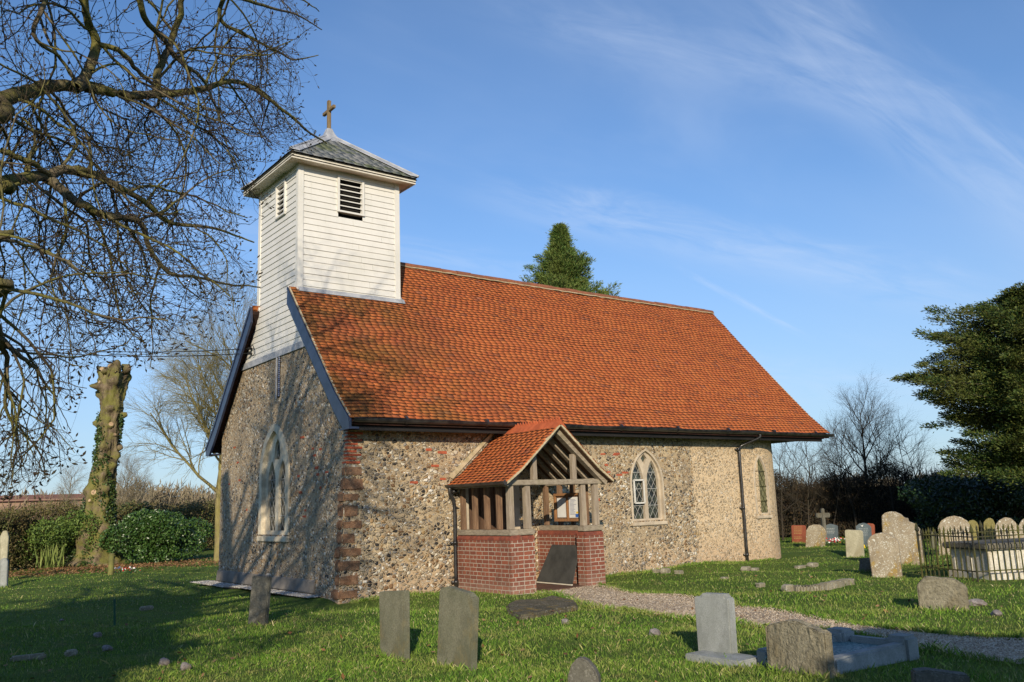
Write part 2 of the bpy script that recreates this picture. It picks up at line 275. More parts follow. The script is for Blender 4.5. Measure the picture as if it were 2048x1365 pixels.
def grassm():
    m = Mt('grass_blades', .75, .2); m.b.inputs['Transmission Weight'].default_value = 0
    X, Y, Z = m.xyz(); c = m.ramp(m.isl(), [(0, (.055, .13, .012)), (.3, (.105, .215, .02)), (.66, (.155, .275, .032)), (.86, (.24, .31, .06)), (.95, (.38, .34, .15)), (1, (.55, .48, .28))])
    patch = m.noise(.55, 5, .65); c = m.mix(m.mr(patch, .42, .66, 0, .55), c, (.20, .22, .055))
    dryp = m.noise(1.6, 5, .7); c = m.mix(m.mr(dryp, .52, .68, 0, .6), c, (.34, .28, .12)); c = m.mix(m.mr(m.noise(.9, 5, .7), .55, .62, 0, .5), c, (.05, .12, .015))
    return m.done(c)
M['grass'] = grassm()
def leafm(name, cols, rough=.6, spec=.3, patch=None, pscale=1.2):
    m = Mt(name, rough, spec); k = len(cols)-1; c = m.ramp(m.isl(), [(i/k, cc) for i, cc in enumerate(cols)])
    if patch: c = m.mix(m.mr(m.noise(pscale, 4, .6), .42, .62, 0, .7), c, patch)
    return m.done(c)
M['yew'] = leafm('yew_needles', [(.015, .04, .010), (.035, .07, .014), (.065, .10, .02), (.14, .15, .03)], patch=(.085, .09, .02), pscale=.9)
M['cypress'] = leafm('cypress_sprays', [(.035, .085, .02), (.075, .14, .03), (.13, .19, .04), (.19, .21, .06)], patch=(.14, .17, .04), pscale=.8)
M['laurel'] = leafm('laurel_leaves', [(.018, .05, .012), (.035, .085, .018), (.06, .125, .028), (.10, .17, .045)], .35, .5)
M['holly'] = leafm('dark_holly_leaves', [(.008, .025, .008), (.015, .04, .012), (.03, .06, .02)], .4, .5)
M['ivy'] = leafm('ivy_leaves', [(.02, .045, .01), (.04, .08, .015), (.09, .13, .04)], .45, .5)
M['hedge_l'] = leafm('mixed_hedge_leaves', [(.05, .045, .02), (.09, .075, .03), (.07, .10, .02), (.15, .12, .05), (.10, .14, .03)], patch=(.14, .10, .045), pscale=.7)
M['hedge_g'] = leafm('green_hedge_leaves', [(.04, .08, .015), (.09, .15, .025), (.16, .22, .05)])
M['hedge_r'] = leafm('bare_hedge_twigs', [(.02, .016, .012), (.045, .035, .024), (.07, .05, .03), (.03, .035, .015), (.17, .10, .045)], .8)
M['litter'] = leafm('dead_leaves', [(.14, .06, .025), (.22, .11, .045), (.30, .19, .09), (.08, .04, .02)], .8)
def bark(name, a, b, g=(.17, .16, .03), ga=.7, sc_=5):
    m = Mt(name, .9, .2); n = m.noise(sc_, 6, .7, m.vec((1, 1, .4))); c = m.mix(m.mr(n, .35, .65), a, b)
    gn = m.N.new('ShaderNodeNewGeometry'); c = m.mix(m.mr(m.noise(2.1, 5, .7), .38, .6, 0, ga), c, g)
    return m.done(c, m.bump(m.noise(sc_*3, 6, .7, m.vec((1, 1, .4))), .9, .04))
M['chestnut'] = bark('mossy_chestnut_bark', (.16, .13, .09), (.09, .07, .045), (.16, .155, .03), .75)
M['twig'] = bark('dark_twig_bark', (.075, .055, .04), (.045, .03, .025), (.085, .085, .025), .4, 9)
M['stump'] = bark('mossy_pollard_bark', (.22, .17, .11), (.08, .06, .04), (.16, .16, .035), .8, 4.5)
M['cut'] = simple('cut_wood', (.46, .33, .20), (.32, .22, .13), 6, .9)
M['yellowtwig'] = bark('yellowish_twigs', (.26, .22, .10), (.17, .14, .07), (.24, .22, .06), .5)
M['greytwig'] = bark('dark_bare_twigs', (.055, .045, .035), (.035, .028, .022), (.06, .055, .03), .3)
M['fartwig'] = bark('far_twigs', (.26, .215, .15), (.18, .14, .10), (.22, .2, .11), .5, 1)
M['iron'] = bark('mossy_iron_railing', (.035, .035, .033), (.02, .02, .02), (.13, .13, .025), .6, 6)
M['board'] = simple('black_rubber_mat', (.035, .035, .033), (.06, .06, .056), 3, .8, b=.1)
M['paper'] = None
M['blueflake'] = simple('blue_slit_paint', (.06, .09, .20), (.25, .28, .36), 14, .6)
M['greenstake'] = simple('green_plastic_stake', (.01, .06, .035), (.02, .09, .05), 4, .5, b=0)
M['postwood'] = simple('mossy_post', (.20, .20, .06), (.14, .13, .05), 6, .9)
M['farroof'] = simple('hazed_far_red_roof', (.24, .11, .075), (.2, .10, .07), .5, .9, b=0)  # red muted so that distance haze is painted into the roof colour
M['farwall'] = simple('far_brick_wall', (.30, .2, .14), (.24, .16, .12), .5, .9, b=0)
M['red'] = simple('red_flowers', (.55, .02, .02), (.40, .01, .01), 9, .7, b=0); M['whitef'] = simple('white_flowers', (.8, .8, .78), (.7, .7, .66), 9, .7, b=0)
M['yellowf'] = simple('yellow_flowers', (.75, .55, .02), (.6, .42, .02), 9, .7, b=0)
M['gold'] = simple('gold_lettering', (.45, .32, .12), (.38, .27, .1), 9, .6, b=0); M['pale'] = simple('pale_lettering', (.55, .56, .54), (.48, .5, .48), 9, .7, b=0)
M['wire'] = simple('black_cable', (.012, .012, .012), (.02, .02, .02), 3, .6, b=0)
M['rock'] = lichen('field_flints', (.30, .27, .26), (.18, .16, .15), amt=.2, orange=.1)
M['rubble'] = lichen('pale_rubble', (.36, .33, .25), (.24, .22, .16), amt=.3, orange=.1)
# ------------------------------------------------------------------ object helpers
ORG = {}
def tag(o, label=None, cat=None, group=None, kind=None):
    if label: o['label'] = label
    if cat: o['category'] = cat
    if group: o['group'] = group
    if kind: o['kind'] = kind
    return o
def empty(name, loc, label, cat, group=None):
    o = bpy.data.objects.new(name, None); COL.objects.link(o); o.location = loc; ORG[o.name] = np.array(loc, float); o.empty_display_size = .2
    return tag(o, label, cat, group)
def link(name, me, mats, parent=None, org=None, uv=False):
    for m in (mats if isinstance(mats, (list, tuple)) else [mats]): me.materials.append(m)
    o = bpy.data.objects.new(name, me); COL.objects.link(o)
    if parent is not None: o.parent = parent; org = ORG[parent.name]
    elif org is not None: o.location = tuple(org)
    ORG[o.name] = np.array(org if org is not None else (0, 0, 0), float)
    return o
def boxuv(me):
    n = len(me.loops); 
    if n == 0: return
    co = np.empty(len(me.vertices)*3); me.vertices.foreach_get('co', co); co = co.reshape(-1, 3)
    vi = np.empty(n, np.int32); me.loops.foreach_get('vertex_index', vi)
    pn = np.empty(len(me.polygons)*3); me.polygons.foreach_get('normal', pn); pn = np.abs(pn.reshape(-1, 3)); lt = np.empty(len(me.polygons), np.int32); me.polygons.foreach_get('loop_total', lt)
    ax = np.repeat(np.argmax(pn, 1), lt); p = co[vi]; uv = np.empty((n, 2))
    uv[ax == 0] = p[ax == 0][:, [1, 2]]; uv[ax == 1] = p[ax == 1][:, [0, 2]]; uv[ax == 2] = p[ax == 2][:, [0, 1]]
    l = me.uv_layers.new(name='UVMap'); l.data.foreach_set('uv', uv.ravel())
class MB:
    def __init__(s): s.v = []; s.f = []; s.mi = []
    def add(s, vs, fs, mi=0):
        b = len(s.v); s.v += [tuple(float(c) for c in v) for v in vs]; s.f += [tuple(b+i for i in f) for f in fs]; s.mi += ([mi]*len(fs) if isinstance(mi, int) else list(mi))
    def box(s, a, b, mi=0, jit=0, rot=None):
        x0, y0, z0 = a; x1, y1, z1 = b
        vs = [(x0, y0, z0), (x1, y0, z0), (x1, y1, z0), (x0, y1, z0), (x0, y0, z1), (x1, y0, z1), (x1, y1, z1), (x0, y1, z1)]
        if jit: vs = [tuple(c+rnd.uniform(-jit, jit) for c in v) for v in vs]
        if rot: cx, cy = (x0+x1)/2, (y0+y1)/2; c_, s_ = math.cos(rot), math.sin(rot); vs = [(cx+(x-cx)*c_-(y-cy)*s_, cy+(x-cx)*s_+(y-cy)*c_, z) for x, y, z in vs]
        s.add(vs, [(0, 3, 2, 1), (4, 5, 6, 7), (0, 1, 5, 4), (1, 2, 6, 5), (2, 3, 7, 6), (3, 0, 4, 7)], mi)
    def beam(s, p, q, wd, ht, up=(0, 0, 1), mi=0, w2=None, h2=None):
        p, q, up = map(lambda a: np.array(a, float), (p, q, up)); d = q-p; d /= np.linalg.norm(d); sd_ = np.cross(d, up); sd_ /= np.linalg.norm(sd_); u = np.cross(sd_, d)
        w2 = w2 or wd; h2 = h2 or ht; vs = []
        for c, ww, hh in ((p, wd, ht), (q, w2, h2)):
            for a, b in ((-1, -1), (1, -1), (1, 1), (-1, 1)): vs.append(c+sd_*a*ww/2+u*b*hh/2)
        s.add(vs, [(0, 1, 2, 3), (7, 6, 5, 4), (0, 4, 5, 1), (1, 5, 6, 2), (2, 6, 7, 3), (3, 7, 4, 0)], mi)
    def prism(s, poly, fr, to, mi=0):
        """poly: 3D points of a face; extruded by vector to-fr"""
        n = len(poly); d = np.array(to, float)-np.array(fr, float); a = [np.array(p, float) for p in poly]; vs = a+[p+d for p in a]
        s.add(vs, [tuple(range(n))[::-1], tuple(range(n, 2*n))]+[(i, (i+1) % n, n+(i+1) % n, n+i) for i in range(n)], mi)
    def tube(s, pts, rad, sides=6, cap=True, mi=0):
        pts = np.array(pts, float); n = len(pts); rad = np.broadcast_to(np.array(rad, float), (n,)); t = np.gradient(pts, axis=0); t /= np.linalg.norm(t, axis=1)[:, None]+1e-9
        ref = np.array([0, 0, 1.0]) if abs(t[0][2]) < .9 else np.array([1.0, 0, 0]); u = np.cross(t[0], ref); u /= np.linalg.norm(u); vs = []
        for i in range(n):
            u = u-t[i]*(u@t[i]); u /= np.linalg.norm(u)+1e-9; w_ = np.cross(t[i], u)
            for k in range(sides):
                a = 2*math.pi*k/sides; vs.append(pts[i]+rad[i]*(math.cos(a)*u+math.sin(a)*w_))
        fs = [(i*sides+k, i*sides+(k+1) % sides, (i+1)*sides+(k+1) % sides, (i+1)*sides+k) for i in range(n-1) for k in range(sides)]
        if cap: fs += [tuple(range(sides))[::-1], tuple(range((n-1)*sides, n*sides))]
        s.add(vs, fs, mi)
    def build(s, name, mats, parent=None, org=None, smooth=False, bevel=0, uv=False, recalc=False, tri=False):
        o_ = ORG[parent.name] if parent is not None else (np.array(org, float) if org is not None else np.zeros(3))
        me = bpy.data.meshes.new(name); me.from_pydata([tuple(np.array(v)-o_) for v in s.v] if np.any(o_) else s.v, [], s.f)
        me.polygons.foreach_set('material_index', s.mi)
        if bevel or recalc or tri:
            bm = bmesh.new(); bm.from_mesh(me)
            if recalc or bevel: bmesh.ops.recalc_face_normals(bm, faces=bm.faces)
            if bevel: bmesh.ops.bevel(bm, geom=[e for e in bm.edges if len(e.link_faces) == 2 and e.calc_face_angle(0) > .5], offset=bevel, segments=2, affect='EDGES', clamp_overlap=True)
            if tri: bmesh.ops.triangulate(bm, faces=bm.faces)
            bm.to_mesh(me); bm.free()
        if smooth: me.polygons.foreach_set('use_smooth', [True]*len(me.polygons))
        if uv: boxuv(me)
        return link(name, me, mats, parent, org)
def mesh_np(name, V, F, mats, parent=None, org=None, mi=None, smooth=False):
    o_ = ORG[parent.name] if parent is not None else (np.array(org, float) if org is not None else np.zeros(3))
    me = bpy.data.meshes.new(name); V = V-o_; n, k = F.shape
    me.vertices.add(len(V)); me.vertices.foreach_set('co', V.astype(np.float32).ravel()); me.loops.add(n*k); me.loops.foreach_set('vertex_index', F.astype(np.int32).ravel())
    me.polygons.add(n); me.polygons.foreach_set('loop_start', np.arange(0, n*k, k, dtype=np.int32)); me.polygons.foreach_set('loop_total', np.full(n, k, dtype=np.int32))
    if mi is not None: me.polygons.foreach_set('material_index', mi)
    if smooth: me.polygons.foreach_set('use_smooth', [True]*n)
    me.update(calc_edges=True)
    return link(name, me, mats, parent, org)
def cards(P, D, ln, wd, nrm=None):
    """diamond leaves: points P, directions D, lengths, widths -> V,F quads"""
    n = len(P); D = D/(np.linalg.norm(D, axis=1)[:, None]+1e-9); r = nr.normal(size=(n, 3)) if nrm is None else nrm+nr.normal(size=(n, 3))*.35
    S_ = np.cross(D, r); S_ /= np.linalg.norm(S_, axis=1)[:, None]+1e-9; ln = np.broadcast_to(ln, (n,))[:, None]; wd = np.broadcast_to(wd, (n,))[:, None]
    V = np.stack([P, P+D*ln*.5+S_*wd*.5, P+D*ln, P+D*ln*.5-S_*wd*.5], 1).reshape(-1, 3); return V, np.arange(n*4).reshape(n, 4)
def cut(target, cutters):
    """boolean difference, evaluated to a plain mesh"""
    for c in cutters:
        m = target.modifiers.new('c', 'BOOLEAN'); m.operation = 'DIFFERENCE'; m.solver = 'EXACT'; m.object = c
    bpy.context.view_layer.update(); dg = bpy.context.evaluated_depsgraph_get(); me = bpy.data.meshes.new_from_object(target.evaluated_get(dg))
    old = target.data; target.modifiers.clear(); target.data = me; bpy.data.meshes.remove(old)
    for c in cutters:
        d = c.data; bpy.data.objects.remove(c); bpy.data.meshes.remove(d)
def catmull(P, k=6):
    P = np.array(P, float); Q = np.vstack([2*P[0]-P[1], P, 2*P[-1]-P[-2]]); o = []
    for i in range(1, len(Q)-2):
        for t in np.linspace(0, 1, k, endpoint=False):
            a, b, c, d = Q[i-1:i+3]; o.append(.5*((2*b)+(c-a)*t+(2*a-5*b+4*c-d)*t*t+(3*b-a-3*c+d)*t**3))
    o.append(P[-1]); return np.array(o)
def hgt(x, y):
    x = np.asarray(x, float); y = np.asarray(y, float)
    b = .035*np.sin(x*.9+1.3*np.sin(y*.5))*np.cos(y*.8+.7*np.sin(x*.6))+.018*np.sin(x*2.3+y*1.7)+.012*np.sin(y*3.1-x*1.2)
    return b-.03
# ================================================================== SETTING
def ground_sheet():
    def ax(a, b, st): 
        f = np.arange(a, b+st/2, st); o = [f[-1]]; s_ = st
        up = []; p = f[-1]
        while p < 3500: s_ *= 1.35; p += s_; up.append(p)
        dn = []; p = f[0]; s_ = st
        while p > -3500: s_ *= 1.35; p -= s_; dn.append(p)
        return np.array(dn[::-1]+list(f)+up)
    X = ax(-16, 34, .3); Y = ax(-18, 30, .3); xx, yy = np.meshgrid(X, Y); zz_ = hgt(xx, yy)
    fade = np.clip(1-(np.hypot(xx-5, yy-4)-30)/15, 0, 1); zz_ = zz_*fade-.03*(1-fade)
    V = np.stack([xx.ravel(), yy.ravel(), zz_.ravel()], 1); nx = len(X); ny = len(Y); i, j = np.meshgrid(np.arange(nx-1), np.arange(ny-1)); a = (j*nx+i).ravel()
    F = np.stack([a, a+1, a+nx+1, a+nx], 1)
    tag(mesh_np('ground', V, F, M['ground'], smooth=True), kind='structure')
ground_sheet()
up_px = [(1196, 1171), (1290, 1181), (1386, 1190), (1465, 1204), (1640, 1232), (1750, 1248), (1860, 1262), (2048, 1275), (2200, 1284)]
lo_px = [(1068, 1183), (1190, 1207), (1300, 1222), (1390, 1236), (1560, 1258), (1660, 1270), (1760, 1284), (2048, 1322), (2200, 1342)]
PU = catmull([G(*p) for p in up_px], 8); PLo = catmull([G(*p) for p in lo_px], 8)
def path():
    n = len(PU); k = 7; V = []
    for i in range(n):
        for j in range(k):
            p = PLo[i]*(1-j/(k-1))+PU[i]*(j/(k-1)); e = rnd.uniform(-.06, .06) if j in (0, k-1) else 0
            V.append((p[0]+e, p[1]+e, float(hgt(p[0], p[1]))+.022-(.035 if j in (0, k-1) else 0)))
    F = [(i*k+j, (i+1)*k+j, (i+1)*k+j+1, i*k+j+1) for i in range(n-1) for j in range(k-1)]
    m = MB(); m.add(V, F); tag(m.build('path', M['gravel'], smooth=True), kind='structure')
path()
PATHPOLY = np.vstack([PU[:, :2], PLo[::-1, :2]])
def inpoly(x, y, P):
    c = np.zeros(len(x), bool); n = len(P); j = n-1
    for i in range(n):
        xi, yi = P[i]; xj, yj = P[j]; t = ((yi > y) != (yj > y)) & (x < (xj-xi)*(y-yi)/(yj-yi+1e-12)+xi); c ^= t; j = i
    return c
# gravel drip strip below the west wall
m = MB()
for i in range(16):
    y0 = 7.3-i*.38; y1 = y0-.38; a0 = -.28+.04*math.sin(i*1.7)-.12*(y0 > 5); a1 = -.28+.04*math.sin((i+1)*1.7)-.12*(y1 > 5); m.add([(a0, y0, -.0), (.1, y0, .02), (.1, y1, .02), (a1, y1, -.0)], [(0, 3, 2, 1)])
M['pebble'] = gravel((.22, .21, .19)); M['pebble'].name = 'pale_pebbles'
tag(m.build('gravel_strip', M['pebble']), kind='structure')
# ================================================================== CHURCH
W = 6.72; RX0, RX1 = -.2, 14.45; TX, TY0, TY1 = 2.4, 2.30, 4.48; ZB = 6.15
church = empty('church', (6, 3.36, 0), 'small flint church with orange tiled roof and white boarded bell turret', 'church')
PROF = [(-.44, 3.20), (0.1, 3.70), (2.30, 6.15), (3.36, 7.40)]       # roof surface, south slope (y, z)
def roofz(y):
    y = min(y, W-y)
    for (a, b), (c, d) in zip(PROF, PROF[1:]):
        if y <= c: return b+(d-b)*(y-a)/(c-a)
    return PROF[-1][1]
def bat(y, z): return -.2*max(0, 1-z/3.1)*max(0, 1-y/1.6)**1.5 if z < 3.1 else 0
def arch_pts(wd, z0, zs, zt, n=8):
    """pointed arch outline (u, z), counter-clockwise, centred on u=0"""
    h = zt-zs; a = wd/2; r = (a*a+h*h)/(2*a); P = [(-a, z0), (a, z0), (a, zs)]; th = math.atan2(h, r-a) if r > a else math.pi/2
    th = math.asin(min(1, h/r))
    P += [(a-r+r*math.cos(th*i/n), zs+r*math.sin(th*i/n)) for i in range(1, n+1)]
    P += [(-x, z) for x, z in P[2:-1][::-1]]+[(-a, zs)] if False else [(-x, z) for x, z in P[2:-1][::-1]]
    return P
def frame_of(o, ang):
    """local (u, v depth inward, z) -> world; ang = bearing of the outward normal"""
    n = np.array([math.sin(ang), math.cos(ang), 0]); u = np.array([n[1]*-1, n[0], 0]); u = np.array([-n[1], n[0], 0])
    o = np.array(o, float); return lambda a, v, z: o+u*a-n*v+np.array([0, 0, z])
def cutter(poly, fr, v0, v1):
    m = MB(); m.prism([fr(a, v0, z) for a, z in poly], fr(0, v0, 0), fr(0, v1, 0)); return m.build('cutter', M['dark'], recalc=True)
west = MB()
base = [(0, -.3), (.8, -.3), (1.6, -.3), (W, -.3), (W, 1.2), (W, 3.15)]
top = [(y, roofz(y)-.12) for y in (W-.02, 5.6, 4.7, 3.36, 2.0, 1.1, .02)]
poly = base+top+[(0, 3.1), (0, 2.2), (0, 1.0)]
west.prism([(bat(y, z), y, z) for y, z in poly], (0, 0, 0), (.6, 0, 0))
west.v = [(v[0] if i < len(poly) else .6, v[1], v[2]) for i, v in enumerate(west.v)]
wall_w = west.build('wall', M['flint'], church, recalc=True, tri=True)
FW_ = frame_of((0, 3.42, 0), R(270))            # west window frame
FS = frame_of((7.62, 0, 0), R(180))
AX0, AA, AB = 11.75, 2.55, 3.36
def apse(t): return (AX0+AA*math.sin(t), AB-AB*math.cos(t))
t2 = .03; ax2, ay2 = apse(t2); nn = np.array([AB*math.sin(t2)*1.0, -AA*math.cos(t2)]); nn /= np.linalg.norm(nn); FA = frame_of((ax2, ay2, 0), math.atan2(nn[0], nn[1]))
cut(wall_w, [cutter(arch_pts(1.28, 1.12, 2.35, 3.30), FW_, -.2, .35)])
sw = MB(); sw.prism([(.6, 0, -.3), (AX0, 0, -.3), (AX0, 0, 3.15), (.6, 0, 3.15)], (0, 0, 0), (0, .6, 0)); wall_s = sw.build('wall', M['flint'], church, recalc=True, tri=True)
cut(wall_s, [cutter(arch_pts(1.0, 1.10, 1.95, 2.70), FS, -.2, .35), cutter([(-.55, -.1), (.55, -.1), (.55, 2.05), (-.55, 2.05)], frame_of((3.15, 0, 0), R(180)), -.2, .3)])
ap = MB(); T = [i*math.pi/28 for i in range(29)]; o_ = [apse(t) for t in T]; k_ = (AA-.6)/AA; i_ = [(AX0+(x-AX0)*k_, AB+(y-AB)*(AB-.6)/AB) for x, y in o_]; ring = o_+i_[::-1]
ap.prism([(x, y, -.3) for x, y in ring], (0, 0, 0), (0, 0, 3.45)); wall_a = ap.build('wall', M['flint'], church, recalc=True, tri=True); wall_a['label'] = 'rounded flint wall of the east end'
cut(wall_a, [cutter(arch_pts(.50, 1.10, 2.0, 2.58), FA, -.3, .4)])
nw = MB(); nw.prism([(.6, W, -.3), (AX0, W, -.3), (AX0, W, 3.15), (.6, W, 3.15)], (0, 0, 0), (0, -.6, 0)); nw.build('wall', M['flint'], church, recalc=True)
# timber gable above the apse, soffits, roof deck
g = MB(); g.prism([(14.2, y, z) for y, z in [(-.3, 3.16), (W+.3, 3.16), (3.36, 7.28)]], (0, 0, 0), (-.06, 0, 0)); g.build('east_gable', M['tarwood'], church)
g = MB(); g.box((11.74, -.36, 3.05), (14.3, W+.36, 3.09)); g.build('soffit', M['tarwood'], church); g = MB(); g.box((-.02, -.36, 3.05), (11.74, -.002, 3.08)); g.build('soffit', M['tarwood'], church)
def slope_pt(side, s):
    """arc length s from the eave along the roof profile"""
    for (a, b), (c, d) in zip(PROF, PROF[1:]):
        l = math.hypot(c-a, d-b)
        if s <= l or (c, d) == PROF[-1]:
            y, z = a+(c-a)*s/l, b+(d-b)*s/l; t = ((c-a)/l, (d-b)/l); break
        s -= l
    return (y, z, t) if side > 0 else (W-y, z, (-t[0], t[1]))
LEN = sum(math.hypot(c-a, d-b) for (a, b), (c, d) in zip(PROF, PROF[1:]))
deck = MB()
for side in (1, -1):
    P = [(y if side > 0 else W-y, z) for y, z in PROF]
    for (x0, x1, ya) in ((RX0+.03, TX, 2.30), (TX, RX1-.03, 9)):
        Q = [p for p, q in zip(P, PROF) if q[0] <= ya+1e-6]
        deck.prism([(x0, y, z-.065) for y, z in Q]+[(x0, y+.0, z-.14) for y, z in Q[::-1]], (0, 0, 0), (x1-x0, 0, 0))
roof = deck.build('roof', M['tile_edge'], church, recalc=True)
def tiles(rows, place, wd, gauge, th, V, F, MI, lift=.018, jit=.0035):
    """rows: list of (s, u0, u1); place(u, s, n) -> 3D point, n = height above the surface"""
    for ri, (s, u0, u1) in enumerate(rows):
        off = rnd.uniform(0, wd); u = math.floor(u0/wd)*wd-off-(0 if u0 < 0 else 0); ln = gauge*1.25
        wav = rnd.uniform(-.004, .004)
        while u < u1:
            a, b = max(u, u0)+.0006, min(u+wd, u1)-.0006; u += wd
            if b-a < .02: continue
            j = rnd.uniform(-jit, jit); l = lift+rnd.uniform(-.0015, .0015)+(rnd.uniform(.004, .01) if rnd.random() < .02 else 0)+wav; sk = rnd.uniform(-.0025, .0025); s0 = s+j; s1 = min(s+ln, 1e9)
            p = [place(a, s0+sk, l), place(b, s0-sk, l+rnd.uniform(-.001, .001)), place(b, s1, .004), place(a, s1, .004), place(a, s0+sk, l-th), place(b, s0-sk, l-th), place(a, s1, -.008), place(b, s1, -.008)]
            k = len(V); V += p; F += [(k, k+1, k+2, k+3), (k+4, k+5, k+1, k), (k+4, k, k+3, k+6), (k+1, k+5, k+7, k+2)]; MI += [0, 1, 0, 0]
V, F, MI = [], [], []
gauge = .098; nrow = int(LEN/gauge)
for side in (1, -1):
    def place(u, s, n, side=side):
        y, z, t = slope_pt(side, s); sag = -.035*math.sin(math.pi*(u-RX0)/(RX1-RX0))*min(1, s/LEN)+.012*math.sin(u*1.9+s*1.3)+.008*math.sin(u*4.1)
        return (u, y-t[1]*n*side*(1 if side > 0 else 1)*1.0 if side > 0 else y+abs(t[1])*n, z+abs(t[0])*n+sag)
    rows = []
    for i in range(nrow):
        s = -.03+i*gauge; y, z, t = slope_pt(1, max(s, 0)); rows.append((s, RX0 if y < 2.28 else TX, RX1))
    tiles(rows, place, .165, gauge, .021, V, F, MI, .026)
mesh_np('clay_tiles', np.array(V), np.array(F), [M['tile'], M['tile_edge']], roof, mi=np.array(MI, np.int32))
# ridge tiles and mortar
m = MB(); x = TX; 
while x < RX1-.05:
    x2 = min(x+.45, RX1); sag = -.035*math.sin(math.pi*(x-RX0)/(RX1-RX0)); dz = rnd.uniform(-.008, .008); rr = .125
    A = [(3.36+rr*math.cos(a)*1.05, 7.36+sag+dz+rr*math.sin(a)*.75) for a in np.linspace(-.35, math.pi+.35, 9)]; B = [(3.36+(y-3.36)*.86, 7.36+(z-7.36)*.9) for y, z in A]
    m.prism([(x+.006, y, z) for y, z in A+B[::-1]], (0, 0, 0), (x2-x-.012, 0, 0)); x = x2
m.build('ridge_tiles', M['ridge'], roof, recalc=True)
for s_ in (-1, 1):
    m = MB(); P = [(x, 3.36+s_*(.15+.012*math.sin(x*9)), 7.32-.035*math.sin(math.pi*(x-RX0)/(RX1-RX0))+.006*math.sin(x*13)) for x in np.linspace(TX, RX1-.02, 60)]; m.tube(P, .015, 5); m.build('ridge_mortar', M['mortar'], roof)
for s_ in (1, -1):
    m = MB(); P = [slope_pt(s_, s) for s in np.linspace(.02, 4.02, 30)]; m.tube([(RX0+.012, y, z+.004) for y, z, t in P], .02, 5); m.build('verge_mortar', M['mortar'], roof); m = MB()
    P = [slope_pt(s_, s) for s in np.linspace(.02, LEN, 30)]; m.tube([(RX1-.01, y, z+.004) for y, z, t in P], .016, 5); m.build('verge_mortar', M['mortar'], roof)
# barge boards
for s_ in (1, -1):
    m = MB(); ys = [-.47, -.2, .1, .6, 1.2, 1.8, 2.32]; up_ = [(y, roofz(y)-.01 if y > -.44 else 3.17) for y in ys]; lo_ = [(y+.03, roofz(y)-.36) for y in ys[2:]]; lo_ = [(-.47, 2.98), (-.25, 2.98)]+lo_
    P = up_+lo_[::-1]; P = [(y if s_ > 0 else W-y, z) for y, z in P]; m.prism([(RX0-.03, y, z) for y, z in P], (0, 0, 0), (.05, 0, 0))
    m.prism([(RX0-.045, (y if s_ > 0 else W-y), z) for y, z in [(a, b+.02) for a, b in up_]+[(a, b-.05) for a, b in up_[::-1]]], (0, 0, 0), (.015, 0, 0))
    m.build('bargeboard', M['navy'], church, recalc=True, tri=True)
m = MB(); m.box((RX0+.02, -.47, 2.985), (-.03, -.0, 3.02)); m.build('verge_soffit', M['navy'], church); m = MB(); m.box((RX0+.02, W, 2.985), (-.03, W+.47, 3.02)); m.build('verge_soffit', M['navy'], church)
# main gutter and fascia
m = MB(); m.box((RX0+.03, -.36, 2.97), (14.2, -.33, 3.13)); m.build('fascia', M['tarwood'], church, bevel=.006)
def gutter(m, p, q, r=.062):
    p, q = np.array(p, float), np.array(q, float); d = (q-p)/np.linalg.norm(q-p); sd_ = np.cross(d, (0, 0, 1)); A = [(math.cos(a)*r, math.sin(a)*r) for a in np.linspace(math.pi, 2*math.pi, 9)]; B = [(c*.86, s_*.86) for c, s_ in A]
    m.prism([p+sd_*c+np.array([0, 0, s_]) for c, s_ in A+B[::-1]], p, q)
    m.tube([p+sd_*r+np.array([0, 0, .004]), q+sd_*r+np.array([0, 0, .004])], .009, 5); m.tube([p-sd_*r+np.array([0, 0, .004]), q-sd_*r+np.array([0, 0, .004])], .009, 5)
m = MB(); gutter(m, (RX0+.04, -.47, 3.165), (14.52, -.47, 3.165), .068)
for x in np.arange(.9, 14.4, 1.83): m.tube([(x, -.47, 3.165), (x+.05, -.47, 3.165)], .078, 10)
m.build('gutter', M['black'], church, recalc=True)
def pipe(pts, r=.036, collars=(), shoe=True):
    m = MB(); m.tube(catmull(pts, 4), r, 9)
    for c in collars: m.tube([(pts[-1][0], pts[-1][1], c), (pts[-1][0], pts[-1][1], c+.07)], r*1.35, 9); m.box((pts[-1][0]-.075, pts[-1][1]+.02, c+.015), (pts[-1][0]+.075, pts[-1][1]+.06, c+.055))
    return m
pipe([(11.32, -.47, 3.12), (11.31, -.45, 3.02), (11.06, -.12, 2.86), (10.97, -.075, 2.76), (10.95, -.075, 2.5), (10.94, -.075, 1.3), (10.93, -.075, -.05)], collars=(2.72, 1.25, .1)).build('downpipe', M['black'], church, smooth=True)
pipe([(4.45, -.47, 3.12), (4.43, -.44, 3.0), (4.3, -.15, 2.85), (4.22, -.075, 2.72), (4.2, -.075, 2.45)]).build('downpipe', M['black'], church, smooth=True)
# quoins
m = MB(); z = .02; i = 0
while z < 2.33:
    h = rnd.uniform(.17, .25); big = rnd.uniform(.26, .42); c = bat(0, z+h/2); d = rnd.uniform(.12, .26)
    cols = 5; rows_ = 4
    x0, x1, y0, y1 = c-.022, c+big, -.02, d; m.box((x0, y0, z), (x1, y1, z+h), jit=.014); z += h+rnd.uniform(.02, .05); i += 1
o = m.build('quoin', M['pudding'], church, bevel=.028); o['label'] = 'brown puddingstone corner blocks'
m = MB(); z = 2.40
for i in range(9):
    c = bat(0, z); w_ = (.28, .20)[i % 2]+rnd.uniform(-.02, .03); m.box((c-.008, -.012, z), (c+w_, .15, z+.042), jit=.004); z += .066
m.build('quoin', M['loosebrick'], church, bevel=.004)['label'] = 'orange brick corner courses'
m = MB(); m.box((-.012, -.012, 2.99), (.36, .12, 3.12), jit=.004); m.build('kneeler', M['mortar'], church, bevel=.01)
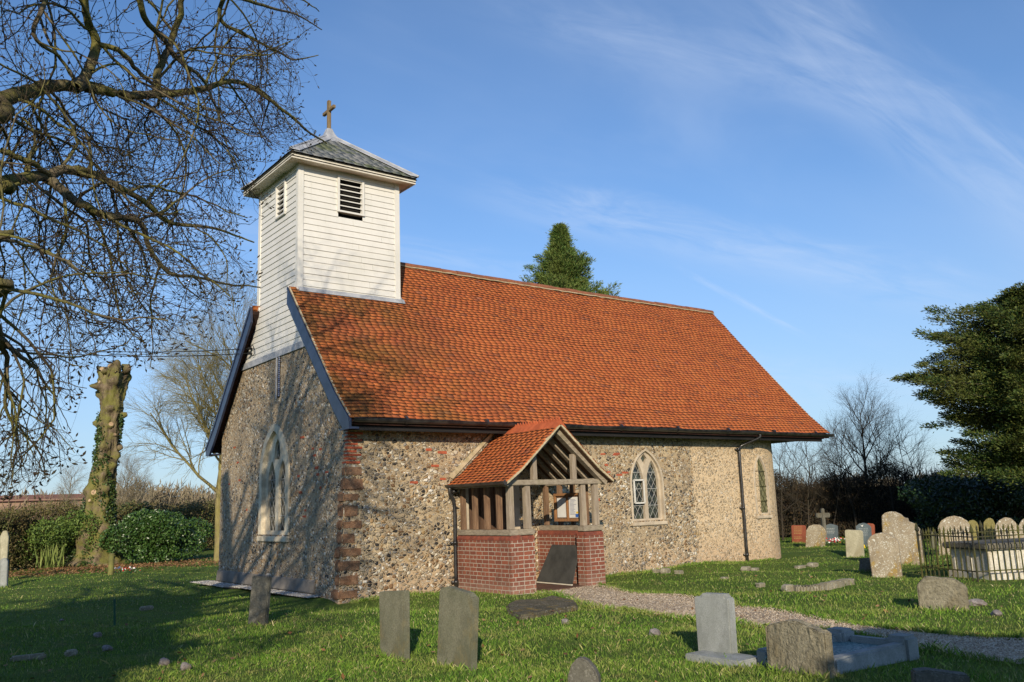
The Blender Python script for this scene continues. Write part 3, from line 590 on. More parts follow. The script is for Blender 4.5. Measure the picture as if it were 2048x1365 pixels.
for k in range(34):
    m = MB()
    if rnd.random() < .5: y0 = rnd.uniform(.5, 2.3) if rnd.random() < .6 else rnd.uniform(4.6, 6.2); z0 = rnd.uniform(1.2, 3.2); m.box((bat(y0, z0)-.006, y0, z0), (.1, y0+rnd.uniform(.08, .2), z0+.05), jit=.006)
    else: x0 = rnd.uniform(.8, 2.0) if rnd.random() < .5 else rnd.uniform(4.9, 7); z0 = rnd.choice([2.05, 2.35, 2.15, 2.6, 1.6])+rnd.uniform(-.04, .04); m.box((x0, -.006, z0), (x0+rnd.uniform(.1, .24), .1, z0+.05), jit=.006)
    m.build('brick_patch', M['loosebrick'], church, bevel=.006)
m = MB(); m.prism([(-.002, 1.35, .30), (-.03, 1.35, .27), (-.05, 1.35, .05), (-.002, 1.35, .05)], (0, 1.35, 0), (0, W+.02, 0)); m.box((-.002, W, -.1), (.3, W+.02, .3)); m.build('plinth', M['cement'], church, bevel=.012)
# windows
def lancet_cuts(fr, lights, v0, v1): return [cutter(arch_pts(wd, z0, zs, zt), (lambda c: (lambda a, v, z: fr(a+c, v, z)))(c), v0, v1) for c, wd, z0, zs, zt in lights]
def window(fr, outer, lights, depth, th, mat, sill, casement=None, extra=(), lab=None, glass='glass', came='leadcame'):
    m = MB(); m.prism([fr(a, depth, z) for a, z in outer], fr(0, depth, 0), fr(0, depth+th, 0)); o = m.build('window', mat, church, recalc=True, tri=True)
    cut(o, lancet_cuts(fr, lights, depth-.1, depth+th+.1)+[cutter(p, fr, depth-.1, depth+th+.1) for p in extra])
    if lab: o['label'] = lab
    b_ = MB(); u0, u1, za, zb_ = sill; b_.prism([fr(u0, -.05, za), fr(u1, -.05, za), fr(u1, -.05, zb_-.05), fr(u0, -.05, zb_-.05)], fr(0, -.05, 0), fr(0, .3, 0)); b_.build('sill', mat, o, bevel=.012, recalc=True)
    g_ = MB(); z0, z1 = min(z for a, z in outer), max(z for a, z in outer); hw = max(a for a, z in outer); v = depth+th*.6
    g_.add([fr(-hw+.02, v, z0), fr(hw-.02, v, z0), fr(hw-.02, v, z1), fr(-hw+.02, v, z1)], [(0, 1, 2, 3)]); g_.add([fr(-hw+.02, v+.02, z0), fr(hw-.02, v+.02, z0), fr(hw-.02, v+.02, z1), fr(-hw+.02, v+.02, z1)], [(3, 2, 1, 0)]); g_.build('pane', M[glass], o)
    l_ = MB(); v2 = v-.012
    for c, wd, a0, zs, zt in lights:
        P = np.array(arch_pts(wd, a0, zs, zt)); P[:, 0] += c
        for sl in (1.55, -1.55):
            d = np.array([1, sl]); d /= np.linalg.norm(d); nrm = np.array([-d[1], d[0]]); st = .142
            ctr = P.mean(0)
            for k in range(-22, 23):
                q = ctr+nrm*k*st; t0, t1 = -9, 9
                for i in range(len(P)):
                    e = P[(i+1) % len(P)]-P[i]; n_ = np.array([-e[1], e[0]]); den = n_@d; num = n_@(P[i]-q)
                    if abs(den) < 1e-9:
                        if num > 0: t0 = 9
                        continue
                    t = num/den
                    if den > 0: t0 = max(t0, t)
                    else: t1 = min(t1, t)
                if t1-t0 > .02: a, b = q+d*t0, q+d*t1; l_.beam(fr(a[0], v2, a[1]), fr(b[0], v2, b[1]), .0065, .008, up=fr(0, 1, 0)-fr(0, 0, 0))
        for zz2 in np.arange(a0+.3, zt-.15, .38): l_.beam(fr(c-wd/2, v2-.01, zz2), fr(c+wd/2, v2-.01, zz2), .012, .012)
    l_.build('leaded_lattice', M[came], o)
    if casement:
        u0, u1, za, zb_ = casement; cs = MB(); vv = depth-.035
        for a, b in (((u0, za), (u1, za)), ((u0, zb_), (u1, zb_)), ((u0, za), (u0, zb_)), ((u1, za), (u1, zb_))): cs.beam(fr(a[0], vv, a[1]), fr(b[0], vv, b[1]), .03, .03, up=fr(0, 1, 0)-fr(0, 0, 0))
        cs.build('casement', M['white'], o)
    return o
window(FW_, arch_pts(1.28, 1.12, 2.35, 3.30), [(-.29, .42, 1.2, 2.15, 2.66), (.29, .42, 1.2, 2.15, 2.66), (0, .30, 2.68, 2.82, 3.12)], .06, .10, M['stone_grey'], (-.82, .82, .98, 1.14), lab='weathered two light west window with worn tracery')
# moulded surround, west window
def surround(fr, inner, wd_, v, th, mat, parent):
    m = MB(); P = inner[1:]+[inner[0]]; P = [p for p in P]; n = len(P); c = np.array([0, np.mean([p[1] for p in P])]); O_ = []
    for i, p in enumerate(P):
        a = np.array(P[max(i-1, 0)]); b = np.array(P[min(i+1, n-1)]); t = b-a; t = t/np.linalg.norm(t); O_.append((p[0]+t[1]*wd_, p[1]-t[0]*wd_))
    for i in range(n-1):
        if P[i][1] == P[i+1][1] and P[i][1] < 1.2: continue
        q = [fr(*([P[i][0], v, P[i][1]])), fr(P[i+1][0], v, P[i+1][1]), fr(O_[i+1][0], v+.004, O_[i+1][1]), fr(O_[i][0], v+.004, O_[i][1])]; m.prism(q, fr(0, v, 0), fr(0, v+th, 0))
    return m.build('surround', mat, parent, recalc=True)
ww = [o for o in church.children if o.name.startswith('window')][0]
surround(FW_, arch_pts(1.27, 1.12, 2.35, 3.29), .16, -.03, .12, M['stone_grey'], ww)
w1 = window(FS, arch_pts(1.0, 1.10, 1.95, 2.70), [(-.245, .38, 1.14, 1.95, 2.48), (.245, .38, 1.14, 1.95, 2.48)], .06, .11, M['stone'], (-.56, .56, .99, 1.12), casement=(-.40, -.09, 1.50, 2.02), extra=([(-.10, 2.52), (0, 2.38), (.10, 2.52), (0, 2.63)],), lab='two light window of pale stone with white opening casement')
surround(FS, arch_pts(.995, 1.10, 1.95, 2.69), .05, -.01, .1, M['stone'], w1)
w2 = window(FA, arch_pts(.50, 1.10, 2.0, 2.58), [(0, .47, 1.13, 2.0, 2.55)], .012, .03, M['stone'], (-.32, .32, .99, 1.12), lab='single light pointed window of pale stone', glass='olive', came='iron')
surround(FA, arch_pts(.495, 1.10, 2.0, 2.57), .06, -.012, .12, M['stone'], w2)
# ------------------------------------------------------------------ turret
def boards(m, u0f, u1f, z0, z1, fr, hole=None, gp=.137):
    z = z0
    while z < z1-.02:
        zt = min(z+gp+.012, z1); ze = z+gp/2; segs = [(u0f(ze), u1f(ze))]
        if hole and not (zt <= hole[2] or z >= hole[3]): segs = [(segs[0][0], hole[0]), (hole[1], segs[0][1])]
        sg2 = []
        for a, b in segs:
            if b-a > 1.2 and rnd.random() < .45: q = rnd.uniform(a+.4, b-.4); sg2 += [(a, q-.002), (q+.002, b)]
            else: sg2.append((a, b))
        for a, b in sg2:
            if b-a < .02: continue
            o1 = .022+rnd.uniform(-.002, .002); m.prism([fr(a, -o1, z), fr(a, -.004, zt), fr(a, .006, zt), fr(a, -o1+.016, z)], fr(a, 0, 0), fr(b, 0, 0))
        z += gp
FTs = frame_of((0, TY0, 0), R(180)); FTw = frame_of((0, 0, 0), R(270)); s_sign = FTs(1, 0, 0)[0]
fs = lambda u, v, z: np.array([u, TY0+v, z]); fw_ = lambda u, v, z: np.array([v, u, z]); fe = lambda u, v, z: np.array([TX-v, u, z]); fn = lambda u, v, z: np.array([u, TY1-v, z])
HS = (.90, 1.50, 8.03, 8.79); HW = (2.98, 3.46, 8.02, 8.74)
for fr, u0, u1, zb_, hole in ((fs, 0, TX, ZB-.05, HS), (fn, 0, TX, ZB-.05, None), (fe, TY0, TY1, 6.3, None)):
    m = MB(); boards(m, lambda z: u0, lambda z: u1, zb_, 8.96, fr, hole); m.build('weatherboarding', M['white'], church, recalc=True)
def yl(z):
    if z > 6.15: return TY0
    lo, hi = -.4, 3.3
    for _ in range(30):
        mid = (lo+hi)/2
        if roofz(mid)-.16 < z: lo = mid
        else: hi = mid
    return min(hi, TY0)
m = MB(); boards(m, lambda z: yl(z), lambda z: W-yl(z), 4.98, 8.96, fw_, HW); m.build('weatherboarding', M['white'], church, recalc=True)
for x, y in ((0, TY0), (TX, TY0), (0, TY1), (TX, TY1)):
    m = MB()
    sx_ = -1 if x == 0 else 1; sy = -1 if y == TY0 else 1; zb_ = 5.9 if sy > 0 or x == 0 else 6.05; zb_ = 6.1
    m.box(tuple(np.minimum((x+sx_*.036, y+sy*.036, zb_), (x-sx_*.09, y-sy*.0, zb_))), tuple(np.maximum((x+sx_*.036, y+sy*.036, 8.95), (x-sx_*.09, y-sy*.0, 8.95))))
    m.box(tuple(np.minimum((x+sx_*.036, y, zb_), (x-sx_*.0, y-sy*.09, zb_))), tuple(np.maximum((x+sx_*.036, y, 8.95), (x-sx_*.0, y-sy*.09, 8.95))))
    m.build('corner_board', M['white'], church, bevel=.004)
m = MB(); m.box((.16, TY0+.16, 5.6), (TX-.02, TY1-.02, 8.95)); m.build('turret_core', M['dark'], church)
m = MB(); m.prism([(.012, yl(4.98), 4.97), (.012, W-yl(4.98), 4.97), (.012, W-yl(5.9)-.05, 5.9), (.012, TY1, 6.1), (.012, TY1, 8.95), (.012, TY0, 8.95), (.012, TY0, 6.1), (.012, yl(5.9)+.05, 5.9)], (0, 0, 0), (.05, 0, 0))
gl = m.build('gable_backing', M['dark'], church, recalc=True, tri=True); cut(gl, [cutter([(HW[0], HW[2]), (HW[1], HW[2]), (HW[1], HW[3]), (HW[0], HW[3])], fw_, -.1, .14)])
for fr, H in ((fs, HS), (fw_, HW)):
    m = MB(); a, b, c, d = H
    for p, q in (((a, c), (a, d)), ((b, c), (b, d))): m.beam(fr(p[0], .0, p[1]), fr(q[0], .0, q[1]), .05, .11, up=fr(0, 1, 0)-fr(0, 0, 0))
    for zz2 in (c-.012, d+.012): m.beam(fr(a-.025, -.005, zz2), fr(b+.025, -.005, zz2), .11, .04)
    lf = m.build('louvre', M['white'], church, recalc=True); s_ = MB()
    for k in range(7):
        z = c+.02+k*(d-c)/6.2; s_.prism([fr(a+.02, -.03, z-.03), fr(a+.02, .06, z+.012), fr(a+.02, .06, z+.024), fr(a+.02, -.03, z-.006)], fr(a+.02, 0, 0), fr(b-.02, 0, 0))
    s_.build('slat', M['white'], lf, recalc=True)
m = MB(); m.prism([(-.035, yl(4.98)-.02, 5.0), (-.035, W-yl(4.98)+.02, 5.0), (-.035, W-yl(4.86), 4.86), (-.035, yl(4.86), 4.86)], (0, 0, 0), (.034, 0, 0))
m.build('flashing', M['lead'], church, recalc=True)
m = MB(); m.prism([(-.02, TY0-.03, ZB+.05), (-.02, TY0-.10, ZB-.055), (-.02, TY0-.10, ZB-.045), (-.02, TY0-.037, ZB+.05)], (0, 0, 0), (TX+.14, 0, 0)); m.prism([(TX+.03, TY0-.10, ZB-.05), (TX+.03, 3.3, 7.33), (TX+.03, 3.3, 7.39), (TX+.03, TY0-.10, ZB+.03)], (0, 0, 0), (.015, 0, 0))
m.build('flashing', M['lead'], church, recalc=True)
CX, CY = 1.2, 3.39; EZ = 9.03; EX0, EX1, EY0, EY1 = -.34, 2.74, 1.96, 4.82; AZ = 10.24
m = MB(); m.box((EX0+.03, EY0+.03, 8.93), (EX1-.03, EY1-.03, 8.955)); 
for a, b in (((EX0+.03, EY0+.03), (EX1-.03, EY0+.055)), ((EX0+.03, EY1-.055), (EX1-.03, EY1-.03)), ((EX0+.03, EY0+.055), (EX0+.055, EY1-.055)), ((EX1-.055, EY0+.055), (EX1-.03, EY1-.055))): m.box((a[0], a[1], 8.90), (b[0], b[1], 9.01))
m.build('turret_eaves', M['cream'], church)
m = MB(); m.add([(EX0, EY0, EZ-.03), (EX1, EY0, EZ-.03), (EX1, EY1, EZ-.03), (EX0, EY1, EZ-.03), (CX, CY, AZ-.03)], [(3, 2, 1, 0), (0, 1, 4), (1, 2, 4), (2, 3, 4), (3, 0, 4)]); tr = m.build('turret_roof', M['black'], church)
V, F, MI = [], [], []
corners = [(EX0-.02, EY0-.02), (EX1+.02, EY0-.02), (EX1+.02, EY1+.02), (EX0-.02, EY1+.02)]
for k in range(4):
    A = np.array([*corners[k], EZ-.01]); B = np.array([*corners[(k+1) % 4], EZ-.01]); Pk = np.array([CX, CY, AZ]); Lb = np.linalg.norm(B-A); ud = (B-A)/Lb; mid = A+ud*((Pk-A)@ud); H_ = np.linalg.norm(Pk-mid); sd_ = (Pk-mid)/H_; nd = np.cross(ud, sd_); ua = (Pk-A)@ud
    place = lambda u, s, n, A=A, ud=ud, sd_=sd_, nd=nd: tuple(A+ud*u+sd_*s+nd*n)
    rows = [(s, ua*s/H_+.09, Lb-(Lb-ua)*s/H_-.09) for s in np.arange(0, H_-.22, .165)]; tiles(rows, place, .24, .165, .006, V, F, MI, .010, .003)
mesh_np('slates', np.array(V), np.array(F), [M['slate'], M['slate']], tr, mi=np.array(MI, np.int32))
m = MB()
for k in range(4):
    A = np.array([*corners[k], EZ+.02]); Pk = np.array([CX, CY, AZ+.02]); d = Pk-A; e1 = np.array([*corners[(k+1) % 4], EZ+.012])-A; e2 = np.array([*corners[k-1], EZ+.012])-A; e1 /= np.linalg.norm(e1); e2 /= np.linalg.norm(e2)
    n1 = np.cross(e1, d); n2 = np.cross(d, e2)
    for e, s_ in ((e1, 1), (e2, -1)):
        q = e-d*(e@d)/(d@d); q /= np.linalg.norm(q); wd_ = .16; A2 = A+e*wd_/abs(np.linalg.norm(np.cross(e, d/np.linalg.norm(d)))); P4 = [A+(0, 0, .022), A2+(0, 0, .016), A2+d*.93+(0, 0, .016), A+d+(0, 0, .022)]
        if s_ < 0: P4 = P4[::-1]
        m.prism(P4, (0, 0, 0), (0, 0, .012))
    m.tube([A+(0, 0, .03), Pk+(0, 0, .03)], .028, 6)
m.build('lead_hip', M['lead'], tr, recalc=True)
m = MB(); r0 = [(.30, 10.02), (.17, 10.17), (.10, 10.30), (.06, 10.42)]; vs = []
for r_, z in r0: vs += [(CX-r_, CY-r_*.93, z), (CX+r_, CY-r_*.93, z), (CX+r_, CY+r_*.93, z), (CX-r_, CY+r_*.93, z)]
m.add(vs, [(i*4+k, i*4+(k+1) % 4, i*4+4+(k+1) % 4, i*4+4+k) for i in range(3) for k in range(4)]+[(12, 13, 14, 15)]); m.build('lead_cap', M['lead'], tr, smooth=False)
m = MB(); m.box((CX-.04, CY-.04, 10.38), (CX+.04, CY+.04, 11.14)); m.box((CX-.035, CY-.29, 10.85), (CX+.035, CY-.041, 10.93)); m.box((CX-.035, CY+.041, 10.85), (CX+.035, CY+.29, 10.93)); m.build('cross', M['crosswood'], church, bevel=.008)
m = MB(); m.box((-.016, 3.17, 3.98), (.01, 3.31, 4.86)); sv_ = m.build('slit_vent', M['dark'], church); m = MB()
for k in range(20): m.box((-.03, 3.175, 4.0+k*.043), (-.012, 3.235, 4.0+k*.043+.03), jit=.004)
m.build('vent_grille', M['blueflake'], sv_); m = MB(); m.box((-.04, 3.31, 3.96), (-.0, 3.345, 4.86)); m.build('vent_edge', M['lead'], sv_)
m = MB()
for y, z in ((4.78, 5.28), (4.80, 5.17)): m.tube([(-.03, y, z), (-.12, y, z)], .03, 8); m.tube([(-.09, y-.05, z+.02), (-.09, y+.05, z-.02)], .014, 5)
m.tube(catmull([(-.09, 4.74, 5.28), (-.09, 4.6, 5.33), (-.09, 4.52, 5.25), (-.06, 4.56, 5.12), (-.06, 4.7, 5.1)], 5), .009, 5); m.build('cable_insulator', M['wire'], church)
# ------------------------------------------------------------------ porch (part of the church)
PX0, PX1, PY = 2.30, 4.55, -1.73
b0 = -.15; t_ = .93; m = MB()
m.prism([(PX0, 0.0, b0), (PX0, PY, b0), (2.85, PY, b0), (2.85, PY+.25, b0), (PX0+.25, PY+.25, b0), (PX0+.25, 0.0, b0)], (0, 0, 0), (0, 0, t_-b0)); pw = m.build('porch_wall', M['brick'], church, recalc=True, uv=True); m = MB()
m.prism([(PX1, 0.0, b0), (PX1-.25, 0.0, b0), (PX1-.25, PY+.25, b0), (4.08, PY+.25, b0), (4.08, PY, b0), (PX1, PY, b0)], (0, 0, 0), (0, 0, t_-b0))
pw2 = m.build('porch_wall', M['brick'], church, recalc=True, uv=True)
m = MB()                                            # bull-nosed brick-on-edge coping
def cop(a, b, out):
    n = max(1, int(round(np.linalg.norm(np.array(b)-np.array(a))/.112))); a, b, out = map(lambda q: np.array(q, float), (a, b, out)); d = (b-a)/n
    for i in range(n):
        p = a+d*i+d*.03; q = a+d*(i+1)-d*.03; z0 = np.array([0, 0, t_+.004]); m.prism([p+z0+out*.008, p+z0+out*.008+(0, 0, .035), p+z0-out*.045+(0, 0, .085), p+z0-out*.245+(0, 0, .085), p+z0-out*.245], p, q)
cop((PX0, 0, 0), (PX0, PY+.0, 0), (-1, 0, 0)); cop((PX0+.26, PY, 0), (2.85, PY, 0), (0, -1, 0)); m.build('coping', M['loosebrick_d'], pw, recalc=True); m = MB(); cop((PX1, PY+.25, 0), (PX1, 0, 0), (1, 0, 0)); cop((4.08, PY, 0), (PX1, PY, 0), (0, -1, 0))
m.build('coping', M['loosebrick_d'], pw2, recalc=True)
m = MB(); m.box((PX0+.02, PY+.02, t_-.01), (PX0+.23, -.01, t_+.06)); m.box((PX0+.23, PY+.02, t_-.01), (2.83, PY+.23, t_+.06)); m.build('coping_mortar', M['mortar'], pw); m = MB(); m.box((PX1-.23, PY+.02, t_-.01), (PX1-.02, -.01, t_+.06)); m.box((4.1, PY+.02, t_-.01), (PX1-.23, PY+.23, t_+.06)); m.build('coping_mortar', M['mortar'], pw2)
m = MB(); m.box((PX0+.01, PY+.0, 1.02), (PX0+.2, -.01, 1.12)); m.box((PX0+.2, PY-.01, 1.02), (2.86, PY+.17, 1.122)); m.build('porch_sill', M['oak_rail'], church, bevel=.008); m = MB(); m.box((PX1-.2, PY+.1, 1.02), (PX1-.01, -.01, 1.12)); m.box((4.05, PY-.01, 1.02), (PX1-.0, PY+.17, 1.122)); m.build('porch_sill', M['oak_rail'], church, bevel=.008)
for (x, y, mt, wd_) in [(PX0+.075, PY+.075, 'oak', .12), (2.76, PY+.08, 'oak', .12), (4.13, PY+.08, 'oak', .115), (4.44, PY+.075, 'oak', .125)]+[(PX0+.09, yy, 'oak_brown', .10) for yy in (-.12, -.53, -.92, -1.30)]+[(PX1-.1, yy, 'oak_brown', .10) for yy in (-.15, -.6, -1.0, -1.38)]:
    m = MB(); a = wd_/2; m.box((x-a, y-a*.8, 1.12), (x+a, y+a*.8, 1.92), jit=.006, rot=rnd.uniform(-.06, .06)); m.build('post', M[mt], church, bevel=.008)
m = MB(); m.beam((2.30, PY+.05, 1.955), (4.58, PY+.05, 1.955), .12, .095); m.build('tie_beam', M['oak_rail'], church, bevel=.008)
m = MB(); m.beam((PX0+.05, PY+.0, 1.97), (PX0+.05, .0, 1.97), .1, .1); m.build('wall_plate', M['oak_rail'], church, bevel=.006); m = MB(); m.beam((PX1-.06, PY+.1, 1.97), (PX1-.06, .0, 1.97), .1, .1); m.build('wall_plate', M['oak_rail'], church, bevel=.006)
PC = 3.43; PH = 3.02; PE = 1.98; HWd = 1.30
PP = [(-HWd, PE), (-.95, PE+.24), (0, PH+.03)]      # porch roof profile (offset from centre, z)
for s_ in (-1, 1): m = MB(); m.beam((PC+s_*1.22, PY-.0, 1.92), (PC, PY-.0, 2.93), .09, .13, up=(0, 1, 0)); m.build('porch_rafter', M['oak_rail'], church, recalc=True)
for s_ in (-1, 1):
    for yy in (-1.38, -1.08, -.78, -.48, -.18):
        m = MB(); m.beam((PC+s_*1.12, yy, 1.99), (PC, yy, 2.93), .09, .09, up=(0, 1, 0)); m.build('porch_rafter', M['oak_rail'], church, recalc=True)
for x in (2.93, 3.90): m = MB(); zt = 1.92+(1.22-abs(x-PC))*1.01/1.22; m.box((x-.055, PY+.01, 2.0), (x+.055, PY+.09, zt-.06), jit=.004); m.build('gable_stud', M['oak'], church, bevel=.006)
m = MB()
for s_ in (-1, 1):
    Q = [(PC+s_*abs(a), z) for a, z in PP]; m.prism([(x, PY-.17, z-.01) for x, z in Q]+[(x, PY-.17, z-.06) for x, z in Q[::-1]], (0, 0, 0), (0, -PY+.17, 0))
pr = m.build('porch_roof', M['darkwood'], church, recalc=True); V, F, MI = [], [], []
def pslope(s):
    for (a, b), (c, d) in zip(PP, PP[1:]):
        l = math.hypot(c-a, d-b)
        if s <= l or (c, d) == PP[-1]: return a+(c-a)*s/l, b+(d-b)*s/l, ((c-a)/l, (d-b)/l)
        s -= l
PL_ = sum(math.hypot(c-a, d-b) for (a, b), (c, d) in zip(PP, PP[1:]))
for s_ in (-1, 1):
    def place(u, s, n, s_=s_):
        a, z, t = pslope(s); x = -a+t[1]*n
        return (PC+s_*x, u, z+t[0]*n)
    tiles([(s, PY-.20, -.005) for s in np.arange(-.03, PL_-.02, .085)], place, .16, .085, .018, V, F, MI, .024, .004)
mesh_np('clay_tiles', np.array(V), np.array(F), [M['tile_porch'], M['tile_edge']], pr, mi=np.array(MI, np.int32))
m = MB()
for s_ in (-1, 1):
    P = [pslope(s) for s in np.linspace(0, PL_, 14)]
    for i, s in enumerate(np.arange(0, PL_-.05, .085)):
        a, z, t = pslope(s); a2, z2, t2_ = pslope(s+.085); m.prism([(PC-s_*a, PY-.175, z-.05), (PC-s_*a2, PY-.175, z2-.055), (PC-s_*a2, PY-.175, z2+.006), (PC-s_*a, PY-.175, z+.016)], (0, 0, 0), (0, -.022, 0))
m.build('verge_mortar', M['mortar'], pr, recalc=True)
m = MB(); m.prism([(PC-.14, PY-.2, PH-.06), (PC, PY-.2, PH+.09), (PC+.14, PY-.2, PH-.06), (PC, PY-.2, PH+.0)], (0, 0, 0), (0, -PY+.2-.02, 0)); yy = PY-.19
while yy < -.12: m.prism([(PC-.012, yy, PH+.05), (PC-.012, yy+.075, PH+.05), (PC-.012, yy+.07, PH+.085), (PC-.012, yy+.0375, PH+.145), (PC-.012, yy+.005, PH+.085)], (0, 0, 0), (.024, 0, 0)); yy += .085
m.build('ridge_crest', M['terracotta'], pr, recalc=True)
m = MB(); m.prism([(PC-HWd+.1, -.004, PE+.12), (PC, -.004, PH+.13), (PC+HWd-.1, -.004, PE+.12), (PC+HWd+.0, -.004, PE+.16), (PC, -.004, PH+.2), (PC-HWd-.0, -.004, PE+.16)], (0, 0, 0), (0, -.03, 0)); m.build('abutment_mortar', M['mortar'], pr, recalc=True, tri=True)
m = MB(); gutter(m, (PC-HWd-.03, -.01, 1.97), (PC-HWd-.03, PY-.17, 1.965), .05); m.tube([(PC-HWd-.03, PY-.17, 1.955), (PC-HWd-.03, PY-.19, 1.955)], .05, 8); m.build('porch_gutter', M['black'], church, recalc=True); m = MB(); gutter(m, (PC+HWd+.03, -.01, 1.97), (PC+HWd+.03, PY-.17, 1.965), .045); m.build('porch_gutter', M['black'], church, recalc=True)
m = MB(); m.beam((PC-HWd+.05, PY-.13, 1.93), (PC-HWd+.05, -.02, 1.93), .03, .07); m.build('porch_fascia', M['oak_rail'], church)
pipe([(PC-HWd-.03, -.1, 1.93), (PC-HWd-.02, -.1, 1.8), (2.2, -.1, 1.6), (2.2, -.1, .9), (2.2, -.1, .02)], collars=(1.82, .85, .12)).build('downpipe', M['black'], church, smooth=True)
m = MB(); m.box((2.62, .18, -.05), (3.68, .24, 2.0)); dd = m.build('door', M['darkwood'], church)
m = MB(); [m.box((2.64+k*.175, .155, 0.0), (2.64+k*.175+.165, .18, 1.98)) for k in range(6)]; m.build('door_plank', M['darkwood'], dd, bevel=.004); m = MB(); m.tube([(3.5, .15, 1.02), (3.5, .12, 1.02), (3.5, .12, .9), (3.5, .15, .9)], .012, 6); m.build('handle', M['iron'], dd)
m = MB(); m.box((2.44, -.02, -.05), (2.598, .19, 2.2)); m.build('door_jamb', M['stone'], church, bevel=.01); m = MB(); m.box((3.702, -.02, -.05), (3.86, .19, 2.2)); m.build('door_jamb', M['stone'], church, bevel=.01); m = MB(); m.box((2.598, -.02, 2.02), (3.702, .19, 2.2)); m.build('door_lintel', M['stone'], church, bevel=.01)
m = MB(); m.box((PX0+.25, PY+.02, -.1), (PX1-.25, .14, .012)); m.build('porch_floor', M['quarry'], church, bevel=.005)
m = MB(); m.box((2.80, PY-.20, -.1), (4.12, PY-.0, .0), jit=.008); m.build('threshold', M['mortar'], church, bevel=.01)
# things standing in the porch
nb = empty('notice_board', (4.32, -1.06, 1.2), 'brown framed glass notice board with papers hanging inside the porch', 'notice board')
m = MB(); x = 4.26
m.box((x, -1.46, 1.2), (x+.05, -.66, 1.75)); m.build('backboard', M['oak_brown'], nb)
m = MB()
for a, b in (((-1.46, 1.2), (-.66, 1.25)), ((-1.46, 1.70), (-.66, 1.75)), ((-1.46, 1.25), (-1.41, 1.70)), ((-.71, 1.25), (-.66, 1.70)), ((-1.08, 1.25), (-1.04, 1.70))): m.box((x-.035, a[0], a[1]), (x-.001, b[0], b[1]))
m.build('frame', wood('notice_frame_wood', (.33, .17, .075), (.24, .12, .055), green=0), nb, bevel=.004)
M['paper1'] = simple('white_paper', (.72, .72, .70), (.64, .64, .62), 3, .8, b=0)
m = MB(); m.box((x-.008, -1.03, 1.28), (x-.002, -.74, 1.66)); m.build('paper', M['paper1'], nb); m = MB(); m.box((x-.008, -1.38, 1.27), (x-.002, -1.10, 1.67)); p2 = m.build('paper', M['paper1'], nb)
m = MB()
for k in range(13): m.box((x-.012, -1.24-.08*rnd.random(), 1.62-k*.024), (x-.009, -1.135, 1.628-k*.024))
m.build('printed_text', simple('printed_text', (.25, .28, .4), (.3, .3, .4), 4, b=0), p2)
m = MB(); m.box((x-.012, -1.37, 1.28), (x-.009, -1.29, 1.34)); m.build('blue_sticker', simple('blue_sticker', (.03, .12, .45), (.03, .1, .4), 4, b=0), p2); m = MB(); m.box((x-.012, -1.37, 1.35), (x-.009, -1.31, 1.385)); m.build('yellow_sticker', simple('yellow_sticker', (.75, .5, .03), (.7, .45, .03), 4, b=0), p2)
m = MB(); m.prism([(3.93, -.38, .05), (3.93, -1.46, .05), (4.16, -1.46, .74), (4.16, -.62, .74)], (0, 0, 0), (.03, 0, .01)); o = m.build('leaning_mat', M['board'], None, (3.93, -1, 0), recalc=True); tag(o, 'dark grey panel leaning against the inner porch wall', 'panel')
lb = MB(); lb.beam((3.915, -.36, .035), (3.915, -1.48, .03), .03, .02); lb.build('bottom_rail', M['cream'], o)
# overhead cables
for k, (pz, p0, z1) in enumerate((((0, 645), (497, 690), 5.28), ((0, 652), (497, 700), 5.17))):
    a = at(-250, pz[1]-10, 34+k*.3); b = np.array([-.1, 4.78, z1]); P = [a+(b-a)*t+np.array([0, 0, -1.3*4*t*(1-t)*.35]) for t in np.linspace(0, 1, 24)]
    m = MB(); m.tube(P, .011, 5); tag(m.build('overhead_cable', M['wire'], None, tuple(b)), ('upper' if k == 0 else 'lower')+' of two black overhead cables fixed to the church gable', 'cable', 'overhead cables')
# ================================================================== GRAVESTONES AND STONES
GRP = 'gravestones in the churchyard'
BASES = []
def slab(name, label, px, base, yaw, th, mat, cat='gravestone', group=GRP, lean=0, sink=.3, bev=.012, rough=0, letters=None, base_z=0, parent=None):
    """px: outline of the face as seen; it is laid on a real vertical plane standing at `base` on the ground and given its thickness"""
    B = G(*base, base_z); a = R(yaw); n = np.array([math.sin(a), math.cos(a), 0]); u = np.array([-n[1], n[0], 0]); P = []
    n3 = n+np.array([0, 0, math.tan(R(lean))]); n3 /= np.linalg.norm(n3)
    for x, y in px:
        d = ray(x, y); t = ((B-CAM)@n3)/(d@n3); P.append(CAM+d*t)
    P = np.array(P); lo = P[:, 2].min(); 
    for p in P:
        if p[2] < lo+.16: k = (sink)/max(.01, 1); p[2] -= sink; 
    m = MB(); m.prism(P, (0, 0, 0), -n3*th); o = m.build(name, mat, parent, None if parent is not None else tuple(B), bevel=bev, recalc=True)
    if rough:
        bm = bmesh.new(); bm.from_mesh(o.data); bmesh.ops.triangulate(bm, faces=bm.faces); bmesh.ops.subdivide_edges(bm, edges=bm.edges, cuts=3, use_grid_fill=True); 
        for v in bm.verts: v.co += Vector([rnd.uniform(-rough, rough) for _ in range(3)])
        bm.to_mesh(o.data); bm.free()
    BASES.append((B.copy(), u.copy(), n.copy(), float(np.ptp(P@u)), th))
    if parent is None: tag(o, label, cat, group)
    return o, (lambda x, y, off=.003: CAM+ray(x, y)*(((B+n3*off-CAM)@n3)/(ray(x, y)@n3))), n3
